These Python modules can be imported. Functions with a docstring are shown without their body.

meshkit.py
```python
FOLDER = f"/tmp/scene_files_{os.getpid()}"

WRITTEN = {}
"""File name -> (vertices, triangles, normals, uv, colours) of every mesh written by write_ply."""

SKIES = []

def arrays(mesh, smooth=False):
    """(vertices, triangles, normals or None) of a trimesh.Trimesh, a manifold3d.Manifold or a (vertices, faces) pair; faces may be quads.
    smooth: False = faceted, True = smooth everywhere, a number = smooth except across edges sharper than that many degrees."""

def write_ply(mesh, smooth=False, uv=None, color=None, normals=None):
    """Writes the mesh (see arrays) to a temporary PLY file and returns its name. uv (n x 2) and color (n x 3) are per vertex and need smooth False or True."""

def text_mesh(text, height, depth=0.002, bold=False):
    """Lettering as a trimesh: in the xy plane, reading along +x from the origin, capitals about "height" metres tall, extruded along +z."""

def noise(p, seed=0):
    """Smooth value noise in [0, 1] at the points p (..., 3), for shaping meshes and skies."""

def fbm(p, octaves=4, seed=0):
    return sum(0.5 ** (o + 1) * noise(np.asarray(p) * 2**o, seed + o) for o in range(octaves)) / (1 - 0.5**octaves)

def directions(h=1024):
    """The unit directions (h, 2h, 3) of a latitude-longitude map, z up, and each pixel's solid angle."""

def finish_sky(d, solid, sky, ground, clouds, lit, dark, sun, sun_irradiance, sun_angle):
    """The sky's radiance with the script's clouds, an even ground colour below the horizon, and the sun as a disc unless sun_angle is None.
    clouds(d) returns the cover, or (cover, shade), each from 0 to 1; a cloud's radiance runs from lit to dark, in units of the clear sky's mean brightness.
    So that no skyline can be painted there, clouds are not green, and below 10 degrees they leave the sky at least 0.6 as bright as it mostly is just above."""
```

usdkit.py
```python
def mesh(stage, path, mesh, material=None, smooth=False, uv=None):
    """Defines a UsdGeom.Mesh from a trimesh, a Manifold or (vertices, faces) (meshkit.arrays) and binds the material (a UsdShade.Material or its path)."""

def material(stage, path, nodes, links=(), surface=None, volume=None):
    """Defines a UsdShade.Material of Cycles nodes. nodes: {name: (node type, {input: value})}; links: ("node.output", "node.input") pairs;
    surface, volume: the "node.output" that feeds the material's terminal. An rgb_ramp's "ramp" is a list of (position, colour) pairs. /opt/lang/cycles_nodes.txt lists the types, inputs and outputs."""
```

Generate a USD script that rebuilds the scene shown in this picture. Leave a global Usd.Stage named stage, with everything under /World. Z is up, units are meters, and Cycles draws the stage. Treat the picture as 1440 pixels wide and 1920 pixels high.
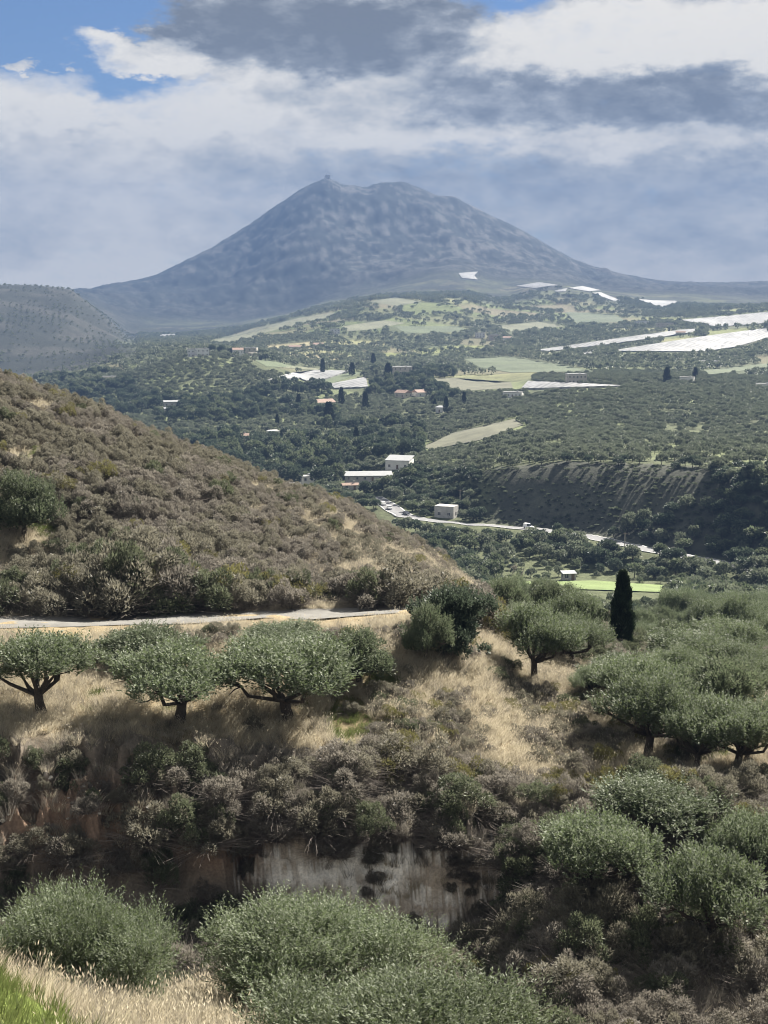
import math
import numpy as np
import trimesh
import usdkit
import meshkit
from scipy.interpolate import PchipInterpolator, RegularGridInterpolator
from scipy.spatial import Delaunay, cKDTree
from shapely.geometry import Polygon, Point
from shapely import contains_xy
from pxr import Usd, UsdGeom, UsdLux, UsdShade, Gf, Sdf, Vt

stage = Usd.Stage.CreateInMemory()
UsdGeom.SetStageUpAxis(stage, UsdGeom.Tokens.z)
UsdGeom.SetStageMetersPerUnit(stage, 1.0)
world = UsdGeom.Xform.Define(stage, '/World')
stage.SetDefaultPrim(world.GetPrim())
PI = math.pi

# ------------------------------------------------------------------ camera, sky, sun, exposure
ZC = 160.0                      # eye height above the datum
FPX = 2400.0                    # focal length in pixels of the 1440 x 1920 photograph
PITCH = math.radians(9.23)
EXPOSURE = 2.75
cam = UsdGeom.Camera.Define(stage, '/World/camera')
cam.AddTranslateOp().Set(Gf.Vec3d(0, 0, ZC))
cam.AddRotateXOp().Set(90 - 9.23)
cam.CreateHorizontalApertureAttr(24.0)
cam.CreateVerticalApertureAttr(32.0)
cam.CreateFocalLengthAttr(40.0)
cam.CreateClippingRangeAttr(Gf.Vec2f(0.3, 60000))
cam.CreateExposureAttr(EXPOSURE)

SUN_AZ, SUN_EL = math.radians(38), math.radians(39)
SUN = np.array([math.sin(SUN_AZ) * math.cos(SUN_EL), math.cos(SUN_AZ) * math.cos(SUN_EL), math.sin(SUN_EL)])
sun = UsdLux.DistantLight.Define(stage, '/World/sun')
sun.CreateNormalizeAttr(True)
sun.CreateIntensityAttr(0.80)
sun.CreateAngleAttr(0.5)
sun.CreateColorAttr(Gf.Vec3f(1.0, 0.94, 0.84))
_x = np.cross([0, 0, 1.0], SUN); _x /= np.linalg.norm(_x)
_y = np.cross(SUN, _x)
sun.AddTransformOp().Set(Gf.Matrix4d(*_x, 0, *_y, 0, *SUN, 0, 0, 0, 0, 1))


def pix(px, py):
    """azimuth (0 = straight ahead, + to the right) and tangent of elevation of a pixel of the photograph"""
    px, py = np.asarray(px, float), np.asarray(py, float)
    xr, yr = (px - 720) / FPX, (960 - py) / FPX
    y = math.cos(PITCH) + yr * math.sin(PITCH)
    z = -math.sin(PITCH) + yr * math.cos(PITCH)
    return np.arctan2(xr, y), z / np.hypot(xr, y)


def sky_material():
    n, l = {}, []
    cnt = [0]

    def node(kind, **kw):
        cnt[0] += 1
        nm = f'n{cnt[0]}'
        ins = {}
        for k, v in kw.items():
            if isinstance(v, str) and '.' in v and v.split('.')[0] in n:
                l.append((v, f'{nm}.{k}'))
            else:
                ins[k] = v
        n[nm] = (kind, ins)
        return nm

    def mth(t, a, b=0.0, c=0.0, clamp=False):
        return node('math', math_type=t, value1=a, value2=b, value3=c, use_clamp=clamp) + '.value'

    n['tc'] = ('texture_coordinate', {})
    n['sky'] = ('sky_texture', dict(sky_type='single_scattering', sun_disc=False, sun_elevation=SUN_EL, sun_rotation=SUN_AZ, altitude=800.0, air_density=1.0, aerosol_density=0.15, ozone_density=2.0))
    d = node('vector_math', math_type='normalize', vector1='tc.generated') + '.vector'
    sep = node('separate_xyz', vector=d)
    az = mth('arctan2', f'{sep}.x', f'{sep}.y')
    el = mth('arcsine', f'{sep}.z')
    # three-dimensional cloud noise, flattened towards the horizon
    mp = node('mapping', mapping_type='point', vector=d, scale=(1.0, 1.0, 2.1), location=(3.1, 0.0, 7.7)) + '.vector'
    n1 = node('noise_texture', vector=mp, scale=6.5, detail=6.0, roughness=0.58, distortion=0.3)
    n2 = node('noise_texture', vector=mp, scale=18.0, detail=6.0, roughness=0.6, distortion=0.2)
    n3 = node('noise_texture', vector=mp, scale=48.0, detail=4.0, roughness=0.62)
    sc = node('separate_color', color=f'{n1}.color')
    sc2 = node('separate_color', color=f'{n2}.color')
    sc3 = node('separate_color', color=f'{n3}.color')
    # warp azimuth and elevation
    azw = mth('add', az, mth('add', mth('multiply_add', f'{sc}.r', 0.10, -0.05), mth('add', mth('multiply_add', f'{sc2}.r', 0.09, -0.045), mth('multiply_add', f'{sc3}.r', 0.05, -0.025))))
    elw = mth('add', el, mth('add', mth('add', mth('multiply_add', f'{sc}.g', 0.030, -0.015), mth('multiply_add', f'{sc2}.g', 0.036, -0.018)), mth('multiply_add', f'{sc3}.g', 0.026, -0.013)))

    def blob(px, py, hw, hh, soft, up=1.0, down=1.0):
        a, t = pix(px, py)
        e = math.atan(float(t))
        da = mth('multiply', mth('subtract', azw, float(a)), FPX / hw)
        de = mth('multiply', mth('subtract', elw, e), FPX / hh)
        if up != 1.0 or down != 1.0:
            de = mth('maximum', mth('multiply', de, 1 / up), mth('multiply', de, -1 / down))
        dd = mth('sqrt', mth('add', mth('multiply', da, da), mth('multiply', de, de)))
        return node('map_range', range_type='smoothstep', value=dd, from_min=1 + soft, from_max=max(1 - soft, 0.0), to_min=0.0, to_max=1.0, clamp=True) + '.result'

    # brightness field of the cloud layer: 0 dark slate, 1 sunlit white
    b = mth('multiply_add', f'{sc}.b', 1.25, -0.06)
    hi = node('map_range', range_type='smoothstep', value=el, from_min=math.radians(3.5), from_max=math.radians(8.0), to_min=0.6, to_max=1.0, clamp=True) + '.result'
    fine = mth('add', mth('multiply_add', f'{sc2}.b', 1.15, -0.575), mth('multiply_add', f'{sc3}.b', 0.80, -0.40))
    b = mth('add', b, mth('multiply', fine, hi))

    def push(b, amount, *a):
        return mth('multiply_add', blob(*a), amount, b)

    b = push(b, -0.09, 1120, 400, 560, 110, 0.7)
    low = node('map_range', range_type='smoothstep', value=el, from_min=math.radians(1.5), from_max=math.radians(9.0), to_min=0.30, to_max=0.0, clamp=True) + '.result'
    b = mth('add', b, low)
    b = push(b, 0.16, 110, 340, 220, 110, 0.7)
    b = push(b, 0.20, 130, 528, 260, 26, 0.8)
    b = push(b, 0.34, 1120, 268, 460, 26, 0.6)
    b = push(b, 0.26, 560, 250, 400, 45, 0.7)
    b = push(b, 0.34, 120, 185, 230, 50, 0.5)
    b = push(b, 0.30, 330, 215, 160, 40, 0.6)
    b = push(b, 0.50, 270, 100, 120, 36, 0.4)
    b = push(b, 0.55, 1190, 72, 330, 52, 0.45)
    b = push(b, 0.40, 1430, 120, 50, 40, 0.5)
    b = push(b, -0.36, 1130, 180, 420, 44, 0.5)
    b = push(b, -0.54, 600, 62, 285, 66, 0.34)
    b = push(b, 0.22, 560, 165, 260, 36, 0.7)
    # cover: gaps of blue at the upper left, small ones along the top
    cov = mth('multiply_add', f'{sc}.g', 0.9, 0.55)
    cov = push(cov, -1.15, 130, 140, 190, 48, 0.5)
    cov = push(cov, -1.25, 110, 15, 250, 75, 0.5)
    cov = push(cov, -0.9, 880, 14, 130, 28, 0.5)
    cov = push(cov, 1.0, 270, 100, 130, 38, 0.35)
    cov = push(cov, 0.9, 60, 122, 50, 10, 0.4)
    cov = push(cov, 1.2, 600, 55, 280, 75, 0.28)
    cov = push(cov, 0.8, 60, 190, 120, 50, 0.4)
    cov = mth('add', cov, mth('multiply_add', f'{sc2}.g', 1.1, -0.55))
    cov = mth('add', cov, mth('multiply_add', f'{sc3}.g', 0.7, -0.35))
    cov = node('map_range', range_type='smoothstep', value=cov, from_min=0.05, from_max=0.95, to_min=0.0, to_max=1.0, clamp=True) + '.result'
    CL = 0.90
    ramp = node('rgb_ramp', fac=b, ramp=[(p, tuple(CL * q for q in c)) for p, c in [(0.0, (0.52, 0.57, 0.65)), (0.22, (0.80, 0.86, 0.94)), (0.42, (1.28, 1.34, 1.40)), (0.60, (1.8, 1.82, 1.78)), (0.78, (2.4, 2.32, 2.15)), (1.0, (3.0, 2.85, 2.55))]])
    # sky_texture is a physical sky: bring it to the same scale as the clouds
    clear = node('mix_color', blend_type='multiply', fac=1.0, a='sky.color', b=(0.145, 0.180, 0.232), use_clamp=False) + '.result'
    mix = node('mix_color', blend_type='mix', fac=cov, a=clear, b=f'{ramp}.color', use_clamp=False)
    n['bg'] = ('background_shader', {'strength': 0.06})
    l.append((f'{mix}.result', 'bg.color'))
    return usdkit.material(stage, '/World/Looks/sky', n, l, surface='bg.background')


dome = UsdLux.DomeLight.Define(stage, '/World/sky')
UsdShade.MaterialBindingAPI.Apply(dome.GetPrim()).Bind(sky_material())
dome.GetPrim().SetCustomDataByKey('kind', 'structure')

# ------------------------------------------------------------------ naming helpers
taken = {}


def numbered(path):
    k = taken.get(path, -1) + 1
    taken[path] = k
    return path if k == 0 else f'{path}_{k:03d}'


def tag(prim, label=None, cat=None, group=None, kind=None):
    for k, v in (('label', label), ('category', cat), ('group', group), ('kind', kind)):
        if v:
            prim.SetCustomDataByKey(k, v)
    return prim


def xform(prim, loc, rot=0.0, scale=(1, 1, 1), tilt=None):
    x = UsdGeom.Xformable(prim)
    x.AddTranslateOp().Set(Gf.Vec3d(*map(float, loc)))
    x.AddRotateZOp().Set(math.degrees(rot))
    if tilt is not None:
        x.AddRotateXOp().Set(math.degrees(tilt))
    if tuple(scale) != (1, 1, 1):
        x.AddScaleOp().Set(Gf.Vec3f(*map(float, scale)))


def thing(name, label, cat, loc=(0, 0, 0), rot=0.0, group=None, scale=(1, 1, 1)):
    p = UsdGeom.Xform.Define(stage, numbered('/World/' + name)).GetPrim()
    xform(p, loc, rot, scale)
    return tag(p, label, cat, group)


def part(parent, name, mesh, mat, smooth=False):
    path = numbered(f'{parent.GetPath()}/{name}')
    return usdkit.mesh(stage, path, mesh, mat, smooth=smooth).GetPrim()


def proto(name):
    """a class prim under /World whose children are the parts of a kind of thing"""
    return stage.CreateClassPrim(f'/World/{name}')


def copy_of(pr, name, label, cat, loc, rot, scale, group=None):
    p = UsdGeom.Xform.Define(stage, numbered('/World/' + name)).GetPrim()
    p.GetReferences().AddInternalReference(pr.GetPath())
    p.SetInstanceable(True)
    xform(p, loc, rot, scale)
    return tag(p, label, cat, group)


def scatter(name, protos, loc, rot, scale, idx, label=None, normals=None):
    """uncountable stuff: one PointInstancer"""
    pi = UsdGeom.PointInstancer.Define(stage, numbered('/World/' + name))
    root = pi.GetPath()
    for i, pr in enumerate(protos):
        q = UsdGeom.Xform.Define(stage, f'{root}/kind_{i}').GetPrim()
        q.GetReferences().AddInternalReference(pr.GetPath())
        pi.CreatePrototypesRel().AddTarget(q.GetPath())
    loc = np.asarray(loc, np.float32)
    rot = np.asarray(rot)
    qw = np.zeros((len(loc), 4), np.float16)
    if normals is None:
        quats = [Gf.Quath(float(math.cos(a / 2)), 0, 0, float(math.sin(a / 2))) for a in rot]
    else:
        quats = []
        for a, nrm in zip(rot, normals):
            q1 = Gf.Rotation(Gf.Vec3d(0, 0, 1), Gf.Vec3d(*map(float, nrm))).GetQuat()
            q2 = Gf.Quatd(math.cos(a / 2), 0, 0, math.sin(a / 2))
            quats.append(Gf.Quath(q1 * q2))
    pi.CreatePositionsAttr(Vt.Vec3fArray.FromNumpy(loc))
    pi.CreateOrientationsAttr(Vt.QuathArray(quats))
    scale = np.asarray(scale, np.float32)
    if scale.ndim == 1:
        scale = np.repeat(scale[:, None], 3, 1)
    pi.CreateScalesAttr(Vt.Vec3fArray.FromNumpy(np.ascontiguousarray(scale)))
    pi.CreateProtoIndicesAttr(Vt.IntArray.FromNumpy(np.asarray(idx, np.int32)))
    return tag(pi.GetPrim(), label, None, None, 'stuff')


# ------------------------------------------------------------------ materials
def M(name, nodes, links, surface):
    return usdkit.material(stage, f'/World/Looks/{name}', nodes, links, surface=surface)


def leaf_material(name, top, under, alt, translucent=0.25, rough=0.55, spec=0.3, vary=0.45):
    """leaf colour differs from leaf to leaf and tree to tree; underside paler; some light passes through"""
    nodes = {
        'g': ('geometry', {}), 'oi': ('object_info', {}),
        'a': ('mix_color', dict(blend_type='mix', a=top, b=alt, use_clamp=False)),
        'v': ('math', dict(math_type='multiply_add', value2=vary, value3=1 - vary / 2)),
        'v2': ('math', dict(math_type='multiply_add', value2=0.3, value3=0.85)),
        'vv': ('math', dict(math_type='multiply')),
        'u': ('mix_color', dict(blend_type='mix', b=under, use_clamp=False)),
        'm': ('mix_color', dict(blend_type='multiply', fac=1.0, use_clamp=False)),
        'c': ('combine_xyz', {}),
        'p': ('principled_bsdf', dict(roughness=rough, specular_ior_level=spec)),
        't': ('translucent_bsdf', {}), 'x': ('mix_closure', dict(fac=translucent)),
    }
    links = [('g.random_per_island', 'a.fac'), ('a.result', 'u.a'), ('g.backfacing', 'u.fac'),
             ('g.random_per_island', 'v.value1'), ('oi.random', 'v2.value1'), ('v.value', 'vv.value1'), ('v2.value', 'vv.value2'),
             ('vv.value', 'c.x'), ('vv.value', 'c.y'), ('vv.value', 'c.z'),
             ('u.result', 'm.a'), ('c.vector', 'm.b'), ('m.result', 'p.base_color'), ('m.result', 't.color'),
             ('p.BSDF', 'x.closure1'), ('t.BSDF', 'x.closure2')]
    return M(name, nodes, links, 'x.closure')


def plain(name, col, rough=0.8, scale=3.0, amount=0.35, spec=0.3, bump=0.0, metallic=0.0):
    c = np.array(col)
    nodes = {
        'g': ('geometry', {}),
        'n': ('noise_texture', dict(scale=scale, detail=6.0, roughness=0.65)),
        'r': ('rgb_ramp', dict(ramp=[(0.25, tuple(c * (1 - amount))), (0.5, tuple(c)), (0.78, tuple(np.minimum(c * (1 + amount), 0.92)))])),
        'p': ('principled_bsdf', dict(roughness=rough, specular_ior_level=spec, metallic=metallic)),
    }
    links = [('g.position', 'n.vector'), ('n.fac', 'r.fac'), ('r.color', 'p.base_color')]
    if bump:
        nodes['b'] = ('bump', dict(strength=0.6, distance=bump))
        links += [('n.fac', 'b.height'), ('b.normal', 'p.normal')]
    return M(name, nodes, links, 'p.BSDF')


def ground_material(name, scales=((0.03, 0.35), (0.4, 0.35), (5.0, 0.4)), bump=0.15):
    """vertex tint (the regional soil or plant-cover colour) broken up by noise of several sizes"""
    nodes = {'g': ('geometry', {}), 'at': ('attribute', dict(attribute='tint')),
             'p': ('principled_bsdf', dict(roughness=0.95, specular_ior_level=0.1)),
             'b': ('bump', dict(strength=0.8, distance=bump))}
    links = []
    prev = 'at.color'
    for i, (s, a) in enumerate(scales):
        nodes[f'n{i}'] = ('noise_texture', dict(scale=s, detail=7.0, roughness=0.7))
        nodes[f'r{i}'] = ('rgb_ramp', dict(ramp=[(0.22, (1 - a,) * 3), (0.5, (1, 1, 1)), (0.8, (1 + a, 1 + a * .95, 1 + a * .85))]))
        nodes[f'm{i}'] = ('mix_color', dict(blend_type='multiply', fac=1.0, use_clamp=False))
        links += [('g.position', f'n{i}.vector'), (f'n{i}.fac', f'r{i}.fac'), (prev, f'm{i}.a'), (f'r{i}.color', f'm{i}.b')]
        prev = f'm{i}.result'
    links += [(prev, 'p.base_color'), (f'n{len(scales) - 1}.fac', 'b.height'), ('b.normal', 'p.normal')]
    return M(name, nodes, links, 'p.BSDF')


MAT = {
    'ground_near': ground_material('ground_near', ((0.08, 0.25), (0.9, 0.35), (9.0, 0.45)), 0.08),
    'ground_far': ground_material('ground_far', ((0.006, 0.22), (0.05, 0.35), (0.35, 0.4)), 1.2),
    'rock_mountain': ground_material('rock_mountain', ((0.004, 0.32), (0.03, 0.42), (0.12, 0.5)), 7.0),
    'olive_leaf': leaf_material('olive_leaf', (0.125, 0.160, 0.075), (0.215, 0.245, 0.17), (0.195, 0.226, 0.118), 0.36, 0.6, 0.22),
    'olive_far': leaf_material('olive_far', (0.150, 0.175, 0.118), (0.18, 0.20, 0.14), (0.195, 0.22, 0.145), 0.35),
    'dark_leaf': leaf_material('dark_leaf', (0.074, 0.098, 0.066), (0.09, 0.115, 0.075), (0.105, 0.128, 0.075), 0.3),
    'mid_leaf': leaf_material('mid_leaf', (0.108, 0.136, 0.076), (0.14, 0.16, 0.10), (0.145, 0.168, 0.085), 0.4),
    'cypress_leaf': leaf_material('cypress_leaf', (0.022, 0.036, 0.018), (0.03, 0.045, 0.022), (0.04, 0.055, 0.026), 0.12),
    'dry_leaf': leaf_material('dry_leaf', (0.245, 0.225, 0.190), (0.28, 0.255, 0.215), (0.34, 0.315, 0.265), 0.45, vary=0.6),
    'grey_leaf': leaf_material('grey_leaf', (0.225, 0.212, 0.160), (0.24, 0.225, 0.175), (0.285, 0.262, 0.195), 0.45, vary=0.6),
    'yellow_leaf': leaf_material('yellow_leaf', (0.220, 0.205, 0.085), (0.2, 0.19, 0.07), (0.24, 0.21, 0.09), 0.35, vary=0.6),
    'shrub_leaf': leaf_material('shrub_leaf', (0.120, 0.138, 0.080), (0.15, 0.165, 0.105), (0.165, 0.175, 0.10), 0.4, vary=0.6),
    'straw': leaf_material('straw', (0.58, 0.515, 0.38), (0.58, 0.52, 0.40), (0.72, 0.665, 0.52), 0.45, vary=0.5),
    'green_grass': leaf_material('green_grass', (0.15, 0.19, 0.06), (0.17, 0.20, 0.07), (0.26, 0.28, 0.11), 0.4, vary=0.5),
    'twig': plain('twig', (0.16, 0.138, 0.12), 0.9, 4.0),
    'bark': plain('bark', (0.055, 0.045, 0.036), 0.95, 9.0, 0.5, bump=0.02),
    'pale_bark': plain('pale_bark', (0.34, 0.31, 0.26), 0.9, 2.0, 0.3),
    'dirt_road': plain('dirt_road', (0.15, 0.145, 0.135), 0.95, 1.2, 0.25, 0.1, 0.03),
    'asphalt': plain('asphalt', (0.14, 0.14, 0.145), 0.85, 0.6, 0.15),
    'road_paint': plain('road_paint', (0.75, 0.75, 0.73), 0.6, 2.0, 0.1),
    'white_wall': plain('white_wall', (0.58, 0.565, 0.53), 0.85, 0.4, 0.10),
    'cream_wall': plain('cream_wall', (0.42, 0.385, 0.32), 0.85, 0.4, 0.12),
    'grey_wall': plain('grey_wall', (0.34, 0.33, 0.31), 0.9, 0.6, 0.25),
    'roof_tile': plain('roof_tile', (0.27, 0.19, 0.15), 0.85, 1.0, 0.3),
    'roof_flat': plain('roof_flat', (0.36, 0.355, 0.34), 0.85, 0.4, 0.15),
    'roof_metal': plain('roof_metal', (0.24, 0.245, 0.25), 0.6, 0.3, 0.15),
    'glass': plain('glass', (0.03, 0.035, 0.045), 0.15, 1.0, 0.1, 0.6),
    'wood': plain('wood', (0.13, 0.09, 0.06), 0.8, 2.0, 0.2),
    'stone': plain('stone', (0.36, 0.33, 0.28), 0.95, 5.0, 0.35, bump=0.02),
    'white_paint': plain('white_paint', (0.78, 0.78, 0.77), 0.3, 0.5, 0.04, 0.5),
    'dark_paint': plain('dark_paint', (0.05, 0.055, 0.065), 0.3, 0.5, 0.04, 0.5),
    'rubber': plain('rubber', (0.025, 0.025, 0.025), 0.85, 2.0, 0.1),
    'metal': plain('metal', (0.30, 0.30, 0.30), 0.5, 2.0, 0.1, 0.5, 0.0, 0.6),
    'crop_green': plain('crop_green', (0.07, 0.088, 0.043), 0.95, 0.02, 0.3),
    'crop_bright': plain('crop_bright', (0.115, 0.155, 0.050), 0.95, 0.10, 0.25),
    'crop_tan': plain('crop_tan', (0.095, 0.095, 0.06), 0.95, 0.05, 0.35),
    'crop_pale': plain('crop_pale', (0.115, 0.12, 0.072), 0.95, 0.02, 0.3),
}


def cover_material():
    """pale woven cover over crop rows: long soft ripples along the rows, dust and wear"""
    nodes = {'g': ('geometry', {}), 'mp': ('mapping', dict(mapping_type='point', rotation=(0, 0, 0.5))),
             'w': ('wave_texture', dict(wave_type='bands', bands_direction='x', profile='sine', scale=0.035, distortion=3.0, detail=3.0, detail_scale=0.8)),
             'n': ('noise_texture', dict(scale=0.03, detail=6.0, roughness=0.7)),
             'r': ('rgb_ramp', dict(ramp=[(0.0, (0.13, 0.13, 0.13)), (0.35, (0.22, 0.22, 0.22)), (1.0, (0.28, 0.28, 0.275))])),
             'r2': ('rgb_ramp', dict(ramp=[(0.3, (0.72, 0.71, 0.68)), (0.55, (1, 1, 1))])),
             'm': ('mix_color', dict(blend_type='multiply', fac=1.0)),
             'p': ('principled_bsdf', dict(roughness=0.45, specular_ior_level=0.4))}
    return M('crop_cover', nodes, [('g.position', 'mp.vector'), ('mp.vector', 'w.vector'), ('g.position', 'n.vector'), ('w.fac', 'r.fac'), ('n.fac', 'r2.fac'),
                                   ('r.color', 'm.a'), ('r2.color', 'm.b'), ('m.result', 'p.base_color')], 'p.BSDF')


MAT['cover'] = cover_material()

# ------------------------------------------------------------------ terrain: profiles of the land along each bearing
RIDGE = [(-300, 548), (-200, 545), (0, 545), (150, 546), (200, 536), (250, 527), (285, 518), (330, 497), (400, 462), (460, 425), (520, 385), (560, 360), (600, 340), (612, 336), (628, 340),
         (645, 348), (690, 350), (702, 345), (755, 342), (780, 350), (825, 368), (850, 369), (880, 385), (950, 420), (1000, 445), (1040, 468), (1080, 488), (1130, 505), (1180, 517), (1240, 525), (1300, 528), (1440, 529), (1640, 531), (1800, 535)]
# each line: distance control points (pixel column, metres), then heights either as picture rows ('py') or metres below the eye ('h')
LINES = [
    ([(720, 0.8)], 'h', [(720, -1.7)]),
    ([(720, 15)], 'py', [(-300, 1740), (0, 1862), (120, 1938), (240, 2020), (720, 2320), (1440, 2200)]),
    ([(720, 26)], 'h', [(-200, -14.8), (0, -15), (500, -15.2), (720, -16), (1000, -18.5), (1440, -21)]),
    ([(0, 45), (720, 44), (1000, 38), (1440, 38)], 'h', [(0, -25), (500, -25.5), (900, -25.5), (1100, -24.5), (1440, -24)]),
    ([(0, 50), (900, 50.5), (1100, 48), (1440, 48)], 'py', [(0, 1745), (500, 1750), (900, 1750), (1100, 1670), (1300, 1700), (1440, 1750)]),
    ([(0, 52.5), (480, 51.6), (930, 52), (1100, 52), (1440, 52.5)], 'py', [(0, 1560), (480, 1590), (700, 1575), (930, 1590), (1100, 1580), (1300, 1570), (1440, 1600)]),
    ([(720, 57)], 'py', [(0, 1372), (300, 1378), (600, 1400), (720, 1415), (900, 1470), (1100, 1500), (1300, 1470), (1440, 1478)]),
    ([(720, 74)], 'py', [(0, 1182), (300, 1172), (600, 1163), (780, 1152), (880, 1200), (1000, 1275), (1200, 1290), (1440, 1330)]),
    ([(720, 79.5)], 'py', [(0, 1157), (300, 1152), (600, 1145), (780, 1138), (880, 1170), (1000, 1240), (1200, 1262), (1440, 1300)]),
    ([(0, 125), (300, 122), (600, 112), (720, 108), (800, 104), (900, 102), (1000, 110), (1200, 130), (1440, 140)], 'py',
     [(-300, 618), (0, 722), (100, 757), (240, 807), (400, 876), (520, 916), (600, 942), (640, 958), (680, 979), (720, 1007), (800, 1044), (870, 1094), (920, 1124), (1000, 1180), (1200, 1215), (1440, 1240)]),
    ([(0, 190), (600, 175), (900, 170), (1000, 190), (1200, 230), (1440, 240)], 'h', [(0, -40), (500, -45), (900, -47), (1000, -45), (1200, -57), (1440, -60)]),
    ([(720, 330)], 'h', [(0, -78), (900, -80), (1000, -77), (1440, -77)]),
    ([(1200, 400), (1440, 385)], 'h', [(0, -88), (1000, -89), (1440, -88)]),
    ([(0, 455), (1200, 440), (1440, 415)], 'h', [(0, -90), (1000, -93.5), (1440, -92)]),
    ([(0, 615), (690, 610), (720, 585), (760, 546), (840, 530), (990, 516), (1200, 473), (1440, 437)], 'py', [(0, 930), (600, 928), (700, 936), (720, 946), (760, 971), (840, 983), (990, 995), (1080, 1007), (1200, 1032), (1440, 1078)]),
    ([(0, 627), (690, 622), (720, 597), (760, 558), (840, 542), (990, 528), (1200, 485), (1440, 449)], 'py', [(0, 928), (600, 926), (700, 933), (720, 941), (760, 964), (840, 978), (990, 989), (1080, 1000), (1200, 1023), (1440, 1068)]),
    ([(0, 720), (600, 720), (720, 690), (850, 630), (940, 575), (1100, 556), (1300, 528), (1440, 500)], 'py', [(0, 890), (600, 890), (720, 880), (850, 890), (960, 878), (1100, 868), (1300, 878), (1440, 885)]),
    ([(720, 850)], 'py', [(0, 850), (400, 848), (600, 842), (800, 833), (960, 800), (1100, 795), (1440, 805)]),
    ([(720, 1100)], 'py', [(0, 800), (240, 790), (400, 772), (600, 778), (800, 765), (960, 747), (1100, 725), (1440, 740)]),
    ([(720, 1450)], 'py', [(0, 735), (100, 718), (240, 697), (380, 662), (480, 672), (600, 705), (750, 704), (900, 704), (1000, 700), (1200, 692), (1440, 700)]),
    ([(720, 1900)], 'py', [(0, 705), (120, 690), (240, 662), (380, 660), (480, 664), (600, 660), (750, 665), (900, 660), (1100, 655), (1300, 648), (1440, 650)]),
    ([(720, 2450)], 'py', [(0, 600), (100, 610), (200, 635), (250, 648), (320, 645), (420, 640), (520, 622), (620, 608), (720, 603), (850, 610), (950, 615), (1100, 615), (1300, 612), (1440, 600)]),
    ([(720, 3000)], 'py', [(-300, 532), (0, 535), (60, 538), (100, 540), (130, 544), (150, 558), (200, 600), (250, 640), (320, 637), (420, 632), (520, 607), (620, 580), (720, 558), (850, 560), (950, 580), (1100, 585), (1300, 585), (1440, 577)]),
    ([(720, 3700)], 'py', [(0, 545), (100, 550), (140, 556), (200, 590), (250, 625), (320, 625), (420, 617), (520, 600), (620, 572), (720, 556), (850, 550), (950, 560), (1000, 545), (1050, 540), (1150, 556), (1250, 570), (1440, 572)]),
    ([(720, 4400)], 'py', [(0, 548), (140, 552), (200, 575), (300, 600), (420, 600), (520, 590), (620, 560), (720, 535), (850, 508), (950, 525), (1050, 530), (1150, 545), (1300, 552), (1440, 556)]),
    ([(720, 5300)], 'py', [(0, 546), (150, 549), (250, 545), (330, 540), (460, 500), (600, 440), (700, 438), (850, 440), (950, 472), (1050, 500), (1150, 528), (1300, 540), (1440, 542)]),
    ([(720, 6000)], 'py', RIDGE),
    ([(720, 6700)], 'drop', None),
    ([(720, 7100)], 'h', [(720, -60)]),
]


def curve(points):
    p = np.array(sorted(points), float)
    a, v = p[:, 0], p[:, 1]
    if len(a) == 1:
        return lambda x: np.full(np.shape(x), v[0])
    f = PchipInterpolator(a, v)
    return lambda x: f(np.clip(x, a[0], a[-1]))


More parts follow.
